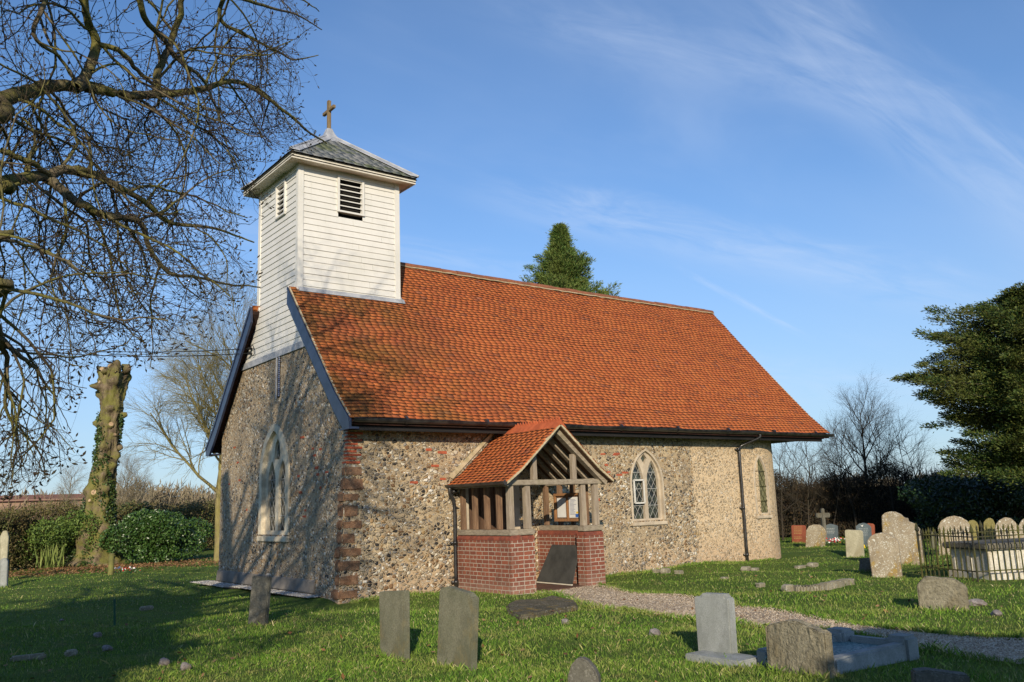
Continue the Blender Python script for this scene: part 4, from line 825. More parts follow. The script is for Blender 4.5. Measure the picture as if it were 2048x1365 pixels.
def lettering(o, f, rows, mat, th=1.0):
    m = MB()
    for x0, x1, y, h in rows:
        x = x0
        while x < x1:
            l = rnd.uniform(1.2, 3.2); a, b, c, d = f(x, y), f(min(x+l, x1), y), f(min(x+l, x1), y+h), f(x, y+h); m.add([a, b, c, d], [(0, 1, 2, 3)]); x += l+.9
    return m.build('inscription', mat, o)
S = slab
S('gravestone', 'narrow square topped mossy grey headstone left of its slanting neighbour in the foreground', [(760, 1303), (757, 1184), (806, 1182), (806, 1308)], (782, 1305), 264, .10, M['gs_green'])
S('gravestone', 'tall shoulder topped grey headstone with slanting top in the foreground below the porch', [(869, 1325), (878, 1181), (881, 1176), (892, 1174), (936, 1188), (938, 1194), (944, 1197), (936, 1332)], (902, 1327), 262, .11, M['gs_green'])
S('gravestone', 'small dark headstone leaning in shade before the west wall', [(492, 1243), (504, 1152), (539, 1154), (528, 1245)], (510, 1243), 236, .08, M['gs_dark'])
d_, f_, _n = S('gravestone', 'smooth grey granite headstone with stepped top beside the path', [(1396, 1310), (1387, 1194), (1401, 1193), (1401, 1187), (1448, 1189), (1448, 1196), (1456, 1197), (1463, 1318)], (1430, 1313), 268, .11, M['gs_grey'])
Bc = G(1436, 1322); m = MB(); m.box((Bc[0]-.10, Bc[1]-.34, -.15), (Bc[0]+.26, Bc[1]+.34, .045)); m.build('plinth', M['gs_grey'], d_, bevel=.012)
e_, f_, _n = S('gravestone', 'low broad rough hewn headstone with arched top at the head of the kerbed grave', [(1537, 1345), (1529, 1254), (1548, 1246), (1570, 1242), (1590, 1243), (1612, 1252), (1634, 1262), (1649, 1268), (1656, 1353)], (1595, 1349), 268, .12, M['gs_rough'], rough=.006)
S('gravestone', 'top of a dark headstone with pointed arch at the bottom edge', [(1130, 1400), (1135, 1352), (1142, 1330), (1152, 1319), (1160, 1315), (1174, 1322), (1187, 1337), (1196, 1354), (1202, 1400)], (1165, 1440), 236, .09, M['gs_dark'], base_z=.0, sink=.6)
S('gravestone', 'low dark mossy stone edge at the bottom right corner', [(1830, 1400), (1828, 1344), (1856, 1341), (1940, 1352), (1942, 1400)], (1885, 1420), 230, .14, M['gs_dark'], base_z=-.0)
# kerbed grave east of the rough stone
Bk = G(1656, 1353); kx0, ky0 = Bk[0]+.10, Bk[1]-.02; Fk = G(1893, 1316); kx1 = Fk[0]; ky1 = ky0+.86
kg = empty('grave_kerb', ((kx0+kx1)/2, (ky0+ky1)/2, 0), 'grey granite kerb round a grave filled with green glass chippings', 'grave kerb')
for a, b in (((kx0, ky0, -.1), (kx1-.2, ky0+.13, .13)), ((kx0, ky1-.13, -.1), (kx1-.2, ky1, .13)), ((kx1-.15, ky0+.22, -.1), (kx1-.02, ky1-.22, .13))): m = MB(); m.box(a, b, jit=.004); m.build('kerb_rail', M['gs_grey'], kg, bevel=.018)
for yy in (ky0-.02, ky1-.20): m = MB(); m.box((kx1-.22, yy, -.1), (kx1+.02, yy+.23, .19), jit=.004); m.build('corner_block', M['gs_grey'], kg, bevel=.03)
m = MB(); m.box((kx0, ky0+.1, -.05), (kx1-.1, ky1-.1, .075)); m.build('chippings', M['chips'], kg)
# flat ledger slab and small stones
m = MB(); P = [G(*p) for p in [(1016, 1229), (1012, 1216), (1030, 1206), (1080, 1204), (1105, 1196), (1152, 1208), (1156, 1218), (1110, 1226), (1070, 1234), (1040, 1238)]]; m.prism([p+np.array([0, 0, -.05]) for p in P], (0, 0, 0), (0, 0, .10)); o = m.build('ledger_stone', M['gs_dark'], None, tuple(P[0]), bevel=.03, recalc=True); o.data.materials[0] = M['slabmoss']; tag(o, 'broken dark mossy slab lying flat in the grass before the porch', 'ledger stone')
# right hand group
a_, f_, _n = S('gravestone', 'small square red granite headstone with gilt inscription', [(1583, 1087), (1582, 1053), (1584, 1051), (1607, 1051), (1610, 1053), (1611, 1087)], (1597, 1086), 258, .09, M['gs_red']); lettering(a_, f_, [(1588, 1604, y, .9) for y in (1054, 1058, 1061, 1064, 1067, 1074, 1077)], M['gold'])
S('gravestone', 'rounded pale lichened headstone leaning right beside the small red one', [(1608, 1095), (1612, 1062), (1617, 1053), (1626, 1049.5), (1638, 1050), (1647, 1057), (1651, 1066), (1644, 1096)], (1626, 1094), 256, .1, M['gs_lichen'])
c_, f_, _n = S('gravestone', 'blue grey slate headstone with curved top above the red and white flowers', [(1647, 1084), (1646, 1052), (1652, 1051), (1659, 1048), (1667, 1050), (1674, 1052), (1675, 1083)], (1661, 1083), 256, .09, M['gs_slate']); lettering(c_, f_, [(1653, 1669, y, .7) for y in (1057, 1060, 1063, 1066)], M['pale'])
S('gravestone', 'plain pale square topped headstone standing in the sunlit grass', [(1691, 1110), (1689, 1062), (1692, 1060), (1720, 1061), (1724, 1063), (1726, 1109)], (1708, 1109), 256, .09, M['gs_plain'])
f2, f_, _n = S('gravestone', 'grey slate headstone with a small white bird emblem', [(1713, 1090), (1711, 1053), (1718, 1048), (1726, 1046), (1735, 1049), (1741, 1055), (1742, 1092)], (1727, 1091), 256, .09, M['gs_slate'], base_z=0)
lettering(f2, f_, [(1717, 1736, y, .7) for y in (1058, 1062, 1066, 1070)], M['pale'])
m = MB(); m.add([f_(*p, .006) for p in [(1720.5, 1049.6), (1723.5, 1051.5), (1727, 1049.8), (1725.6, 1052.2), (1725.2, 1054), (1723.8, 1054), (1722.6, 1052.3)]], [tuple(range(7))]); m.build('bird_emblem', M['whitef'], f2)
S('gravestone', 'dark red headstone half hidden behind the slate one', [(1733, 1083), (1731, 1049), (1736, 1047), (1745, 1048), (1748, 1051), (1748, 1083)], (1742, 1082), 256, .09, M['gs_red'])
S('gravestone', 'big tall lichened headstone with stepped arched top left of the railing', [(1765, 1128), (1763, 1032), (1770, 1026), (1779, 1023.5), (1789, 1024), (1800, 1029), (1807, 1036), (1815, 1037), (1815, 1043), (1828, 1048), (1838, 1058), (1847, 1126)], (1806, 1127), 252, .13, M['gs_lichen'], sink=.4)
S('gravestone', 'leaning heavily lichened headstone with rounded top in front of the big one', [(1745, 1149), (1734, 1083), (1740, 1074), (1750, 1068), (1762, 1066), (1778, 1070), (1790, 1077), (1796, 1085), (1803, 1153)], (1774, 1150), 250, .12, M['gs_lichen'])
S('gravestone', 'short dark wedge shaped stone behind the leaning lichened one', [(1712, 1141), (1719, 1119), (1727, 1117), (1742, 1117), (1748, 1144)], (1730, 1142), 250, .14, M['gs_dark'])
S('gravestone', 'low broad rough brown headstone with clipped corners in front of the railing', [(1838, 1209), (1834, 1170), (1850, 1154), (1905, 1158), (1917, 1163), (1934, 1175), (1937, 1216)], (1888, 1212), 243, .12, M['gs_rough'], rough=.005)
for lab, px, b in (('wide round topped lichened headstone behind the white chest tomb', [(1876, 1110), (1876, 1054), (1882, 1042), (1894, 1035), (1908, 1032), (1922, 1035), (1934, 1042), (1942, 1054), (1943, 1110)], 1112), ('narrow mossy green round topped headstone between two wider ones', [(1934, 1108), (1934, 1050), (1938, 1042), (1947, 1040), (1954, 1045), (1957, 1052), (1957, 1108)], 1108), ('mossy yellow green rounded headstone behind the tall railing spikes', [(1966, 1108), (1967, 1046), (1972, 1039), (1979, 1036), (1986, 1039), (1990, 1048), (1990, 1108)], 1108), ('pale round topped headstone at the right behind the chest tomb', [(1990, 1110), (1990, 1052), (1998, 1041), (2010, 1035), (2022, 1037), (2032, 1046), (2035, 1056), (2035, 1110)], 1112), ('round topped headstone cut by the right edge of the photo', [(2036, 1110), (2037, 1052), (2044, 1040), (2056, 1034), (2070, 1037), (2078, 1052), (2079, 1110)], 1112)):
    S('gravestone', lab, px, ((px[0][0]+px[-1][0])/2, b), 245, .11, M['gs_mossy' if 'moss' in lab else 'gs_lichen'])
S('gravestone', 'small green grey headstone glimpsed through the left end of the railing', [(1862, 1098), (1860, 1066), (1866, 1062), (1872, 1066), (1872, 1098)], (1866, 1096), 250, .09, M['gs_green'])
cr = empty('stone_cross', tuple(at(1650, 1080, 31)*np.array([1, 1, 0])), 'weathered stone cross darkened for shade in front of the hedge', 'grave cross'); cb_ = at(1650, 1080, 31)
zt_ = at(1650, 1017, 31)[2]; u_ = np.array([math.cos(R(-30)), math.sin(R(-30)), 0]); m = MB()
za = at(1650, 1031, 31)[2]; c0 = np.array([cb_[0], cb_[1], 0]); m.beam(c0+(0, 0, -.1), c0+(0, 0, zt_), .16, .12, up=u_, w2=.14, h2=.11); m.build('shaft', M['gs_dark'], cr, bevel=.02)  # dark stone here puts the shade on the cross into its colour
m = MB(); m.beam(c0-u_*.24+(0, 0, za), c0+u_*.24+(0, 0, za), .11, .15); m.build('arm', M['gs_dark'], cr, bevel=.02)
# far left stones seen edge on
S('gravestone', 'tall pale pointed stone post at the left edge standing behind a shorter one', [(0, 1150), (0, 1073), (6, 1062), (14, 1062), (17, 1075), (14, 1118), (8, 1165)], (7, 1160), 200, .12, M['gs_plain'])
S('gravestone', 'short grey rounded stone at the left edge in shade', [(1, 1173), (0, 1120), (5, 1117), (13, 1118), (15, 1124), (14, 1173)], (7, 1171), 205, .12, M['gs_grey'])
# chest tomb and iron railing
A_ = G(1957, 1166); Bq = G(1845, 1154); 
side = (Bq-A_); side[2] = 0; lw = np.linalg.norm(side); vS = side/lw; vE = np.array([-vS[1], vS[0], 0]); vE = vE if vE[0] > 0 else -vE
LNG = 3.6
tb = empty('chest_tomb', tuple(A_+vE*1.7+vS*lw/2), 'long white stone chest tomb with dark slab top inside the iron railing', 'chest tomb')
P0 = A_+vE*.42+vS*.2; wv = lw-.5; ll = 2.6; hh = .51
def obox(m, o, a, b, c, z0, z1, jit=0):
    q = [o, o+vE*a, o+vE*a+vS*b, o+vS*b]; m.prism([p*np.array([1, 1, 0])+np.array([0, 0, z0]) for p in q], (0, 0, 0), (0, 0, z1-z0))
m = MB(); obox(m, P0, ll, wv, 0, -.1, hh); m.build('tomb_body', M['tomb'], tb, recalc=True, bevel=.01)
m = MB(); obox(m, P0-vE*.1-vS*.1, ll+.2, wv+.2, 0, hh+.0, hh+.11); m.build('tomb_slab', M['gs_dark'], tb, recalc=True, bevel=.025)
m = MB(); obox(m, P0-vE*.06-vS*.06, ll+.12, wv+.12, 0, -.1, .12); m.build('tomb_plinth', M['tomb'], tb, recalc=True, bevel=.015)
for k in range(5):
    m = MB(); obox(m, P0-vS*.022+vE*(k*(ll-.14)/4), .14, .05, 0, .12, hh-.04); m.build('tomb_pilaster', M['tomb'], tb, recalc=True, bevel=.008)
for k in range(3):
    m = MB(); obox(m, P0-vE*.022+vS*(k*(wv-.12)/2), .05, .12, 0, .12, hh-.04); m.build('tomb_pilaster', M['tomb'], tb, recalc=True, bevel=.008)
rl = empty('iron_railing', tuple(A_), 'rusty mossy black iron railing with spear heads round the chest tomb', 'railing')
BH = at(1957, 1048, math.hypot(*(A_-CAM)[:2]))[2]-.02
def spear(p, h, r, head):
    m = MB(); lean_ = np.array([rnd.uniform(-.02, .02), rnd.uniform(-.02, .02), 0]); m.tube([p+(0, 0, -.1), p+lean_*.5+(0, 0, h-head)], r, 6)
    q = p+lean_*.5; m.tube([q+(0, 0, h-head), q+(0, 0, h-head*.8), q+lean_*.1+(0, 0, h-head*.45), q+lean_*.2+(0, 0, h)], [r*.9, r*2.1, r*1.5, .002], 6); m.build('railing_bar', M['iron'], rl)
runs = [(A_, vS, lw), (A_, vE, LNG), (A_+vS*lw, vE, LNG)]
for o0, d, ln in runs:
    n_ = int(ln/.115)
    for k in range(n_+1):
        post = k in (0, n_) or (ln > 3 and k % 12 == 0)
        if k == 0 and (o0 is not A_) is False and d is vE: continue
        spear(o0*np.array([1, 1, 0])+d*ln*k/n_, (BH+.02 if post else BH-.07)+rnd.uniform(-.012, .012), .019 if post else .011, .16 if post else .11)
    for z in (BH-.20, .18): m = MB(); m.beam(o0*np.array([1, 1, 0])+(0, 0, z), o0*np.array([1, 1, 0])+d*ln+(0, 0, z), .03, .018); m.build('rail', M['iron'], rl)
# small stones
def rock(name, label, p, s, mat, cat, group=None, flat=.6, box=False):
    bm = bmesh.new(); SC = .65 if box else .5
    if box: bmesh.ops.create_cube(bm, size=1.7); bmesh.ops.bevel(bm, geom=bm.edges, offset=.12, segments=1, affect='EDGES'); bmesh.ops.subdivide_edges(bm, edges=bm.edges, cuts=1, use_grid_fill=True)
    else: bmesh.ops.create_icosphere(bm, subdivisions=3, radius=1)
    ph = [rnd.uniform(0, 6) for _ in range(6)]
    for v in bm.verts:
        c = v.co; k = 1+(.05 if box else .22)*math.sin(c.x*2.3+ph[0])*math.cos(c.y*2.1+ph[1])+.10*math.sin(c.z*4+ph[2]+c.x*3)+rnd.uniform(-.05, .05)*(0 if box else 1); v.co = Vector((c.x*s[0]*k*SC, c.y*s[1]*k*SC, c.z*s[2]*k*SC))
    me = bpy.data.meshes.new(name); rot = Matrix.Rotation(rnd.uniform(-.3, .3) if box else rnd.uniform(0, 6), 4, 'Z'); bm.transform(rot); bm.to_mesh(me); bm.free()
    o = link(name, me, mat, None, (p[0], p[1], s[2]*(.25 if not box else .3)+float(hgt(p[0], p[1])))); return tag(o, label, cat, group)
for lab, px, s in (('pale flint rock in the shaded lawn, upper one of a pair', (195, 1274), (.13, .10, .09)), ('pale flint rock in the shaded lawn, lower one of a pair', (215, 1290), (.13, .10, .09)), ('pinkish rock in the shaded lawn, left one of the nearest pair', (330, 1320), (.13, .11, .10)), ('pinkish rock in the shaded lawn, right one of the nearest pair', (372, 1332), (.13, .10, .10)), ('small white stone alone at the far left of the lawn', (124, 1236), (.09, .07, .05)), ('half buried stone lump in the grass left of the stepped headstone', (1310, 1272), (.14, .12, .10)), ('grey stone lying in grass right of the rough brown headstone', (1992, 1224), (.17, .12, .08)), ('pale stone block in the grass beside the rough brown headstone', (1952, 1203), (.25, .16, .12)), ('small pale stone in front of the flat dark slab', (1130, 1243), (.10, .08, .09))):
    rock('rock', lab, G(*px), s, M['rock'], 'rock', 'loose rocks in the grass')
for lab, px, s in (('small square stone block at the foot of the wall below the two light window', (1331, 1146), (.16, .14, .12)), ('darker low stone block left of the larger one at the wall foot', (1313, 1144), (.12, .12, .09)), ('rough stone lump at the right end of the blocks by the wall foot', (1358, 1147), (.15, .12, .08)), ('stone block at the foot of the thin drainpipe', (1492, 1137), (.2, .14, .11)), ('low stone by the wall right of the drainpipe block', (1510, 1138), (.14, .12, .08)), ('reddish stone block in the grass beyond the church corner', (1625, 1130), (.22, .15, .10)), ('flat grey stone in the grass beyond the church corner', (1600, 1132), (.25, .12, .06)), ('square corner block at the left end of the rough kerb', (1575, 1181), (.15, .12, .13)), ('square corner block at the right end of the rough kerb', (1699, 1167), (.12, .12, .11)), ('low rounded stone left of the rough kerb', (1521, 1172), (.13, .1, .08)), ('weathered stone low in the grass below the thin drainpipe', (1450, 1160), (.12, .1, .05))):
    rock('stone_block', lab, G(*px), s, M['rubble'], 'stone block', 'stone blocks by the wall and kerb', box=True)
m = MB(); P = [G(1588, 1181), G(1640, 1177), G(1695, 1166)]; Q = catmull(P, 8)
for a, b in zip(Q, Q[1:]): m.beam(a+(0, 0, .01), b+(0, 0, .01), .16+rnd.uniform(-.03, .03), .12+rnd.uniform(-.02, .02))
tag(m.build('rough_kerb', M['rubble'], None, tuple(P[0]), bevel=.02), 'low rough flint kerb between two corner blocks in the sunlit grass', 'kerb')
for lab, a, b in (('sunken stone edging in the shaded lawn at the lower left', (20, 1320), (92, 1312)), ('short sunken stone edging beyond the longer one at the lower left', (132, 1308), (152, 1304)), ('thin pale strip of stone lying in the shaded lawn', (280, 1218), (306, 1215))):
    m = MB(); p, q = G(*a), G(*b); m.beam(p+(0, 0, .0), q+(0, 0, .0), .10, .07); tag(m.build('stone_edging', M['rubble'], None, tuple(p), bevel=.02), lab, 'stone edging')
# posts
p = G(221, 1150); q = at(224, 1107, math.hypot(*(p-CAM)[:2])); m = MB(); m.tube([p+(0, 0, -.2), q], [.085, .075], 10); tag(m.build('wooden_post', M['postwood'], None, tuple(p), bevel=.01), 'short mossy wooden post before the pollarded tree', 'post')
p = G(230, 1246); q = at(229, 1200, math.hypot(*(p-CAM)[:2])); m = MB(); m.tube([p+(0, 0, -.1), q], .016, 8); m.tube([q+(0, 0, -.02), q+(0, 0, .015)], [.02, .012], 8); tag(m.build('garden_stake', M['greenstake'], None, tuple(p)), 'slim dark green stake upright in the shaded lawn', 'stake')
def flowers(name, label, p, r, mats, n=26):
    o = empty(name, tuple(p), label, 'flowers')
    for mt in mats:
        m = MB()
        for k in range(n):
            q = p+np.array([rnd.gauss(0, r), rnd.gauss(0, r*.5), rnd.uniform(.05, .16)]); s = rnd.uniform(.02, .045); m.add([q+np.array([math.cos(a)*s, math.sin(a)*s, rnd.uniform(-.01, .01)]) for a in np.arange(5)*1.257]+[q+np.array([0, -.01, s])], [(i, (i+1) % 5, 5) for i in range(5)])
        m.build('blossom', mt, o)
    P = np.tile(p, (60, 1))+nr.normal(size=(60, 3))*np.array([r, r*.5, .02]); V, F = cards(P, nr.normal(size=(60, 3))+np.array([0, 0, 1]), .12, .03); mesh_np('stem', V, F, M['laurel'], o)
flowers('flower_bunch', 'red and white flowers laid before the curved slate headstone', G(1663, 1088), .34, [M['red'], M['whitef']], 34)
flowers('flower_bunch', 'yellow flowers beside the plain pale headstone', G(1729, 1104), .07, [M['yellowf']], 10)
flowers('flower_bunch', 'white and red flowers in the shade by the short wooden post', G(258, 1146), .22, [M['whitef'], M['red']], 12)
# ================================================================== VEGETATION
class TW:
    """collects tapered tubes quickly"""
    def __init__(s): s.V = []; s.F = []; s.n = 0
    def add(s, P, r, k=4):
        P = np.asarray(P, float); n = len(P); t = np.gradient(P, axis=0); t /= np.linalg.norm(t, axis=1)[:, None]+1e-9; a = np.array([.3, .2, .93]) if abs(t[0, 2]) < .85 else np.array([.95, .2, .2]); u = np.cross(t, a); u /= np.linalg.norm(u, axis=1)[:, None]+1e-9; w_ = np.cross(t, u); ang = np.arange(k)*2*math.pi/k
        V = P[:, None, :]+np.asarray(r)[:, None, None]*(np.cos(ang)[None, :, None]*u[:, None, :]+np.sin(ang)[None, :, None]*w_[:, None, :]); s.V.append(V.reshape(-1, 3))
        i, j = np.meshgrid(np.arange(n-1), np.arange(k), indexing='ij'); i = i.ravel(); j = j.ravel(); j2 = (j+1) % k; s.F.append(np.stack([i*k+j, i*k+j2, (i+1)*k+j2, (i+1)*k+j], 1)+s.n); s.n += n*k
    def build(s, name, mat, parent=None, org=None, smooth=True): return mesh_np(name, np.vstack(s.V), np.vstack(s.F), mat, parent, org, smooth=smooth)
def walk(p, d, L_, n, wob, trop, up_end=0):
    P = [np.array(p, float)]; d = np.array(d, float); d /= np.linalg.norm(d)
    for i in range(n):
        f = i/n; d = d+nr.normal(size=3)*wob+np.array([0, 0, trop+(up_end*max(0, f-.55)*2)]); d /= np.linalg.norm(d); P.append(P[-1]+d*L_/n)
    return np.array(P), d
def perp(d, ang):
    r = nr.normal(size=3); r -= d*(r@d); r /= np.linalg.norm(r); return d*math.cos(ang)+r*math.sin(ang)
def grow(T, p, d, L_, r, lv, cfg, keep=None):
    c = cfg[lv]; P, _ = walk(p, d, L_, c['n'], c['wob'], c['trop'], c.get('up', 0))
    if keep is not None:
        for _t in range(3):
            if all(keep(P[_i], lv) for _i in (-1, len(P)//2, len(P)//4, 3*len(P)//4)): break
            L_ *= .6; P, _ = walk(p, d, L_, c['n'], c['wob'], c['trop'], c.get('up', 0))
        else: return
    if True: pass
    n = len(P); n = len(P); rr = r*(1-np.linspace(0, 1, n)*(1-c.get('taper', .35)))
    T[c.get('to', 0)].add(P, rr, c.get('k', 4))
    if lv+1 >= len(cfg): 
        if len(T) > 2 and T[2] is not None: T[2].append((P[-1], P[-1]-P[-2]))
        return
    nch = c['ch'] if isinstance(c['ch'], int) else max(1, int(round(L_*c['ch'])))
    for k in range(nch):
        f = c.get('f0', .2)+(1-c.get('f0', .2))*((k+rnd.random())/nch); i = min(int(f*(n-1)), n-2); q = P[i]+(P[i+1]-P[i])*(f*(n-1)-i); t = P[i+1]-P[i]; t /= np.linalg.norm(t)
        if keep is not None and not keep(q, lv): continue
        l2 = cfg[lv+1]['len']; l2 = rnd.uniform(*l2)*(1-.45*f) if not cfg[lv+1].get('abs') else rnd.uniform(*l2)
        grow(T, q, perp(t, rnd.uniform(*c.get('ang', (.5, 1.1)))), l2, min(r*c.get('rr', .5)*(1-.5*f), cfg[lv+1].get('rmax', 9)), lv+1, cfg, keep)
def bare_tree(name, label, cat, p, h, r, mat, seed, spread=1.0, group=None, lv=4, first=.25, lean=(0, 0), dens=1.0, thick=.006, droop=0.02):
    global nr, rnd
    nr = np.random.RandomState(seed); rnd = random.Random(seed)
    o = empty(name, tuple(p), label, cat, group); t, b = TW(), TW()
    tr_, _ = walk(p+np.array([0, 0, -.1]), (lean[0], lean[1], 1), h*.9, 12, .05, .05); t.add(tr_, r*(1-np.linspace(0, 1, 13)**.8*.9), 8)
    cfg = [dict(n=8, wob=.10, trop=.06, ch=int(9*dens), ang=(.35, .8), rr=.5, to=0), dict(n=6, wob=.14, trop=.03, len=(h*.16, h*.30), ch=int(7*dens), ang=(.35, .8), rr=.5, k=3), dict(n=5, wob=.15, trop=droop, len=(h*.09, h*.17), ch=int(5*dens), ang=(.3, .8), rr=.6, k=3, rmax=.02), dict(n=4, wob=.14, trop=droop, len=(h*.05, h*.09), k=3, rmax=thick*1.4, ch=3, ang=(.3, .7), rr=.8), dict(n=3, wob=.1, trop=0, len=(h*.03, h*.05), k=3, rmax=thick)][:lv]
    nb_ = int(13*dens)
    for k in range(nb_):
        f = first+(1-first)*(k+rnd.random())/nb_*.97; i = min(int(f*12), 11); q = tr_[i]+(tr_[i+1]-tr_[i])*(f*12-i); a = k*2.4+rnd.random(); el = rnd.uniform(.35, .9)+.4*f
        grow([b], q, (math.cos(a), math.sin(a), el), h*spread*(.42-.24*f)*rnd.uniform(.8, 1.15), r*.45*(1-.75*f)+.006, 0, cfg)
    t.build('trunk', mat, o); b.build('branches', mat, o); return o
def leaves_on(name, mat, parent, P, D, ln, wd):
    V, F = cards(P, D, ln, wd); return mesh_np(name, V, F, mat, parent)
# -------- the overhanging horse chestnut at the left
nr = np.random.RandomState(5); rnd = random.Random(5)
TB = np.array([-9.9, -7.4, 0]); ch = empty('horse_chestnut_tree', tuple(TB), 'big bare horse chestnut whose drooping budded branches fill the upper left', 'tree')
T0, T1, TIPS = TW(), TW(), []
LCFG = [dict(n=1, wob=0, trop=0, ch=1), dict(n=12, wob=.17, trop=-.075, up=.12, len=(1.1, 2.1), ch=7.4, ang=(.4, 1.0), rr=.5, rmax=.014, k=5, abs=1, f0=.2, taper=.35), dict(n=9, wob=.21, trop=-.075, up=.32, len=(.45, 1.05), ch=7.6, ang=(.4, .95), rr=.6, rmax=.0075, k=4, abs=1, f0=.1, taper=.5, to=1), dict(n=6, wob=.2, trop=-.02, up=.3, len=(.14, .42), rmax=.0048, k=3, abs=1, taper=.75, to=1)]
def crown_edge(q, lv):
    d = np.asarray(q)-CAM; z = d@FW
    if z < 1.5: return False
    x = 1024+FPX*(d@RT)/z; y = 682.5-FPX*(d@UP)/z
    lim = np.interp(y, [-400, 0, 60, 200, 300, 330, 420, 520, 600, 700, 735, 760, 900, 1000, 1010], [640, 620, 650, 650, 640, 560, 540, 520, 540, 420, 360, 170, 190, 120, -400])
    return x < lim+25*math.sin(y*.05)-20
def limb(px, dist, w0, w1, dens=4.2, f0=.05, extra=None):
    """px path at given distances; widths in metres"""
    P = [np.array(e, float) for e in (extra or [])]+[at(x, y, d) for (x, y), d in zip(px, dist)]; Q = catmull(P, 6); n = len(Q); Q = Q+np.cumsum(nr.normal(size=Q.shape)*.006, 0); T0.add(Q, np.linspace(w0, w1, n)/2*.88, 9)
    seg = np.linalg.norm(np.diff(Q, axis=0), axis=1); Ltot = seg.sum(); k = int(Ltot*dens*1.0)
    for j in range(k):
        f = f0+(1-f0)*(j+rnd.random())/k; i = min(int(f*(n-1)), n-2); t = (Q[i+1]-Q[i]); t /= np.linalg.norm(t)+1e-9; q = Q[i]+(Q[i+1]-Q[i])*rnd.random(); d = perp(t, rnd.uniform(.5, 1.15)); d[2] += .1
        grow([T0, T1, TIPS], q, d, rnd.uniform(1.0, 2.0)*(1-.25*f), min(.0145, (w0+(w1-w0)*f)*.24), 1, LCFG, crown_edge)
cr_ = lambda z, dx=0, dy=0: TB+np.array([dx, dy, z])
limb([(-60, 240), (0, 205), (60, 182), (110, 172), (170, 182), (250, 196), (320, 194), (400, 178), (470, 165), (540, 205), (600, 255), (650, 285)], [7.2, 7.4, 7.6, 7.8, 7.9, 8.1, 8.3, 8.5, 8.8, 9.1, 9.4, 9.8], .18, .02, 3.2, extra=[cr_(2.9, .2, -.1), cr_(4.0, .8, .1)])
limb([(-60, 380), (0, 368), (80, 345), (140, 330), (200, 345), (270, 385), (330, 430), (420, 440), (500, 470)], [6.8, 7.0, 7.2, 7.3, 7.5, 7.7, 8.0, 8.3, 8.6], .145, .016, 3.4, extra=[cr_(2.6, .2, -.2), cr_(3.5, .9, -.1)])
limb([(80, 348), (120, 375), (160, 415), (210, 438), (262, 450), (285, 500), (330, 545), (380, 550), (440, 565), (505, 572)], [7.2, 7.2, 7.2, 7.3, 7.5, 7.6, 7.8, 8.1, 8.4, 8.7], .09, .014, 4.0)
limb([(0, 300), (60, 320), (110, 345)], [6.9, 7.0, 7.2], .05, .045, 2.5)
limb([(150, 178), (175, 140), (192, 85), (178, 40), (160, -30), (120, -140)], [7.8, 7.9, 7.9, 7.8, 7.7, 7.6], .12, .05, 3.4)
limb([(192, 85), (240, 100), (268, 130), (300, 160), (340, 178)], [7.9, 8.0, 8.1, 8.2, 8.3], .06, .03, 3.6)
limb([(310, 190), (322, 140), (340, 90), (362, 40), (366, -30), (380, -120)], [8.3, 8.3, 8.3, 8.2, 8.1, 8.0], .09, .05, 3.6)
limb([(270, -60), (285, 25), (320, 70), (350, 110), (395, 150), (412, 190), (430, 240)], [7.6, 7.8, 8.0, 8.1, 8.3, 8.4, 8.5], .07, .02, 3.6)
limb([(480, -60), (440, 20), (470, 60), (530, 90), (590, 120), (640, 110)], [8.2, 8.4, 8.6, 8.8, 9.2, 9.6], .06, .012, 3.6)
limb([(400, -80), (440, -20), (520, 10), (580, 30), (640, 60)], [8.0, 8.2, 8.6, 9.0, 9.4], .06, .012, 3.6)
limb([(500, -90), (530, -30), (590, -10), (640, 15)], [8.6, 8.8, 9.2, 9.5], .05, .012, 3.2)
limb([(60, -120), (90, -20), (60, 60), (110, 110), (140, 160)], [7.2, 7.3, 7.3, 7.5, 7.6], .06, .015, 3.6)
limb([(-80, 560), (-20, 600), (0, 665), (12, 720), (5, 790), (20, 850)], [5.4, 5.6, 5.8, 6.0, 6.1, 6.2], .06, .016, 4.4, extra=[cr_(2.4, .5, -.6)])
limb([(-40, 640), (20, 690), (70, 740), (110, 800)], [5.7, 5.9, 6.1, 6.3], .05, .012, 4.4)
limb([(-60, 470), (0, 480), (60, 500), (120, 520), (180, 560)], [6.2, 6.4, 6.6, 6.8, 7.0], .05, .012, 4.2, extra=[cr_(2.8, .5, -.4)])
# trunk and crown outside the frame (it shades the lawn and the gable)
tq = np.array([TB+(0, 0, -.2), TB+(.05, 0, .4), TB+(.1, -.05, 1.5), TB+(.15, -.1, 2.8), TB+(.1, -.2, 4.2), TB+(-.1, -.3, 6.5), TB+(-.3, -.2, 9)]); TT = TW(); TT.add(catmull(tq, 5), np.linspace(.55, .16, 31), 14)
T2 = TW(); cfgc = [dict(n=8, wob=.1, trop=.03, ch=1.6, ang=(.5, 1.0), rr=.45, k=6), dict(n=7, wob=.13, trop=-.02, up=.1, len=(1.6, 2.8), ch=3.0, ang=(.4, .9), rr=.5, k=4, rmax=.05, abs=1), dict(n=5, wob=.14, trop=-.02, up=.1, len=(.7, 1.3), ch=4, ang=(.4, .9), rr=.5, k=3, rmax=.018, abs=1), dict(n=3, wob=.12, trop=0, len=(.3, .6), k=3, rmax=.008, abs=1)]
def offframe(q, lv):
    d = np.asarray(q)-CAM; z = d@FW
    if z < .5: return True
    x = 1024+FPX*(d@RT)/z; y = 682.5-FPX*(d@UP)/z; return not (-260 < x < 2100 and -60 < y < 1400)
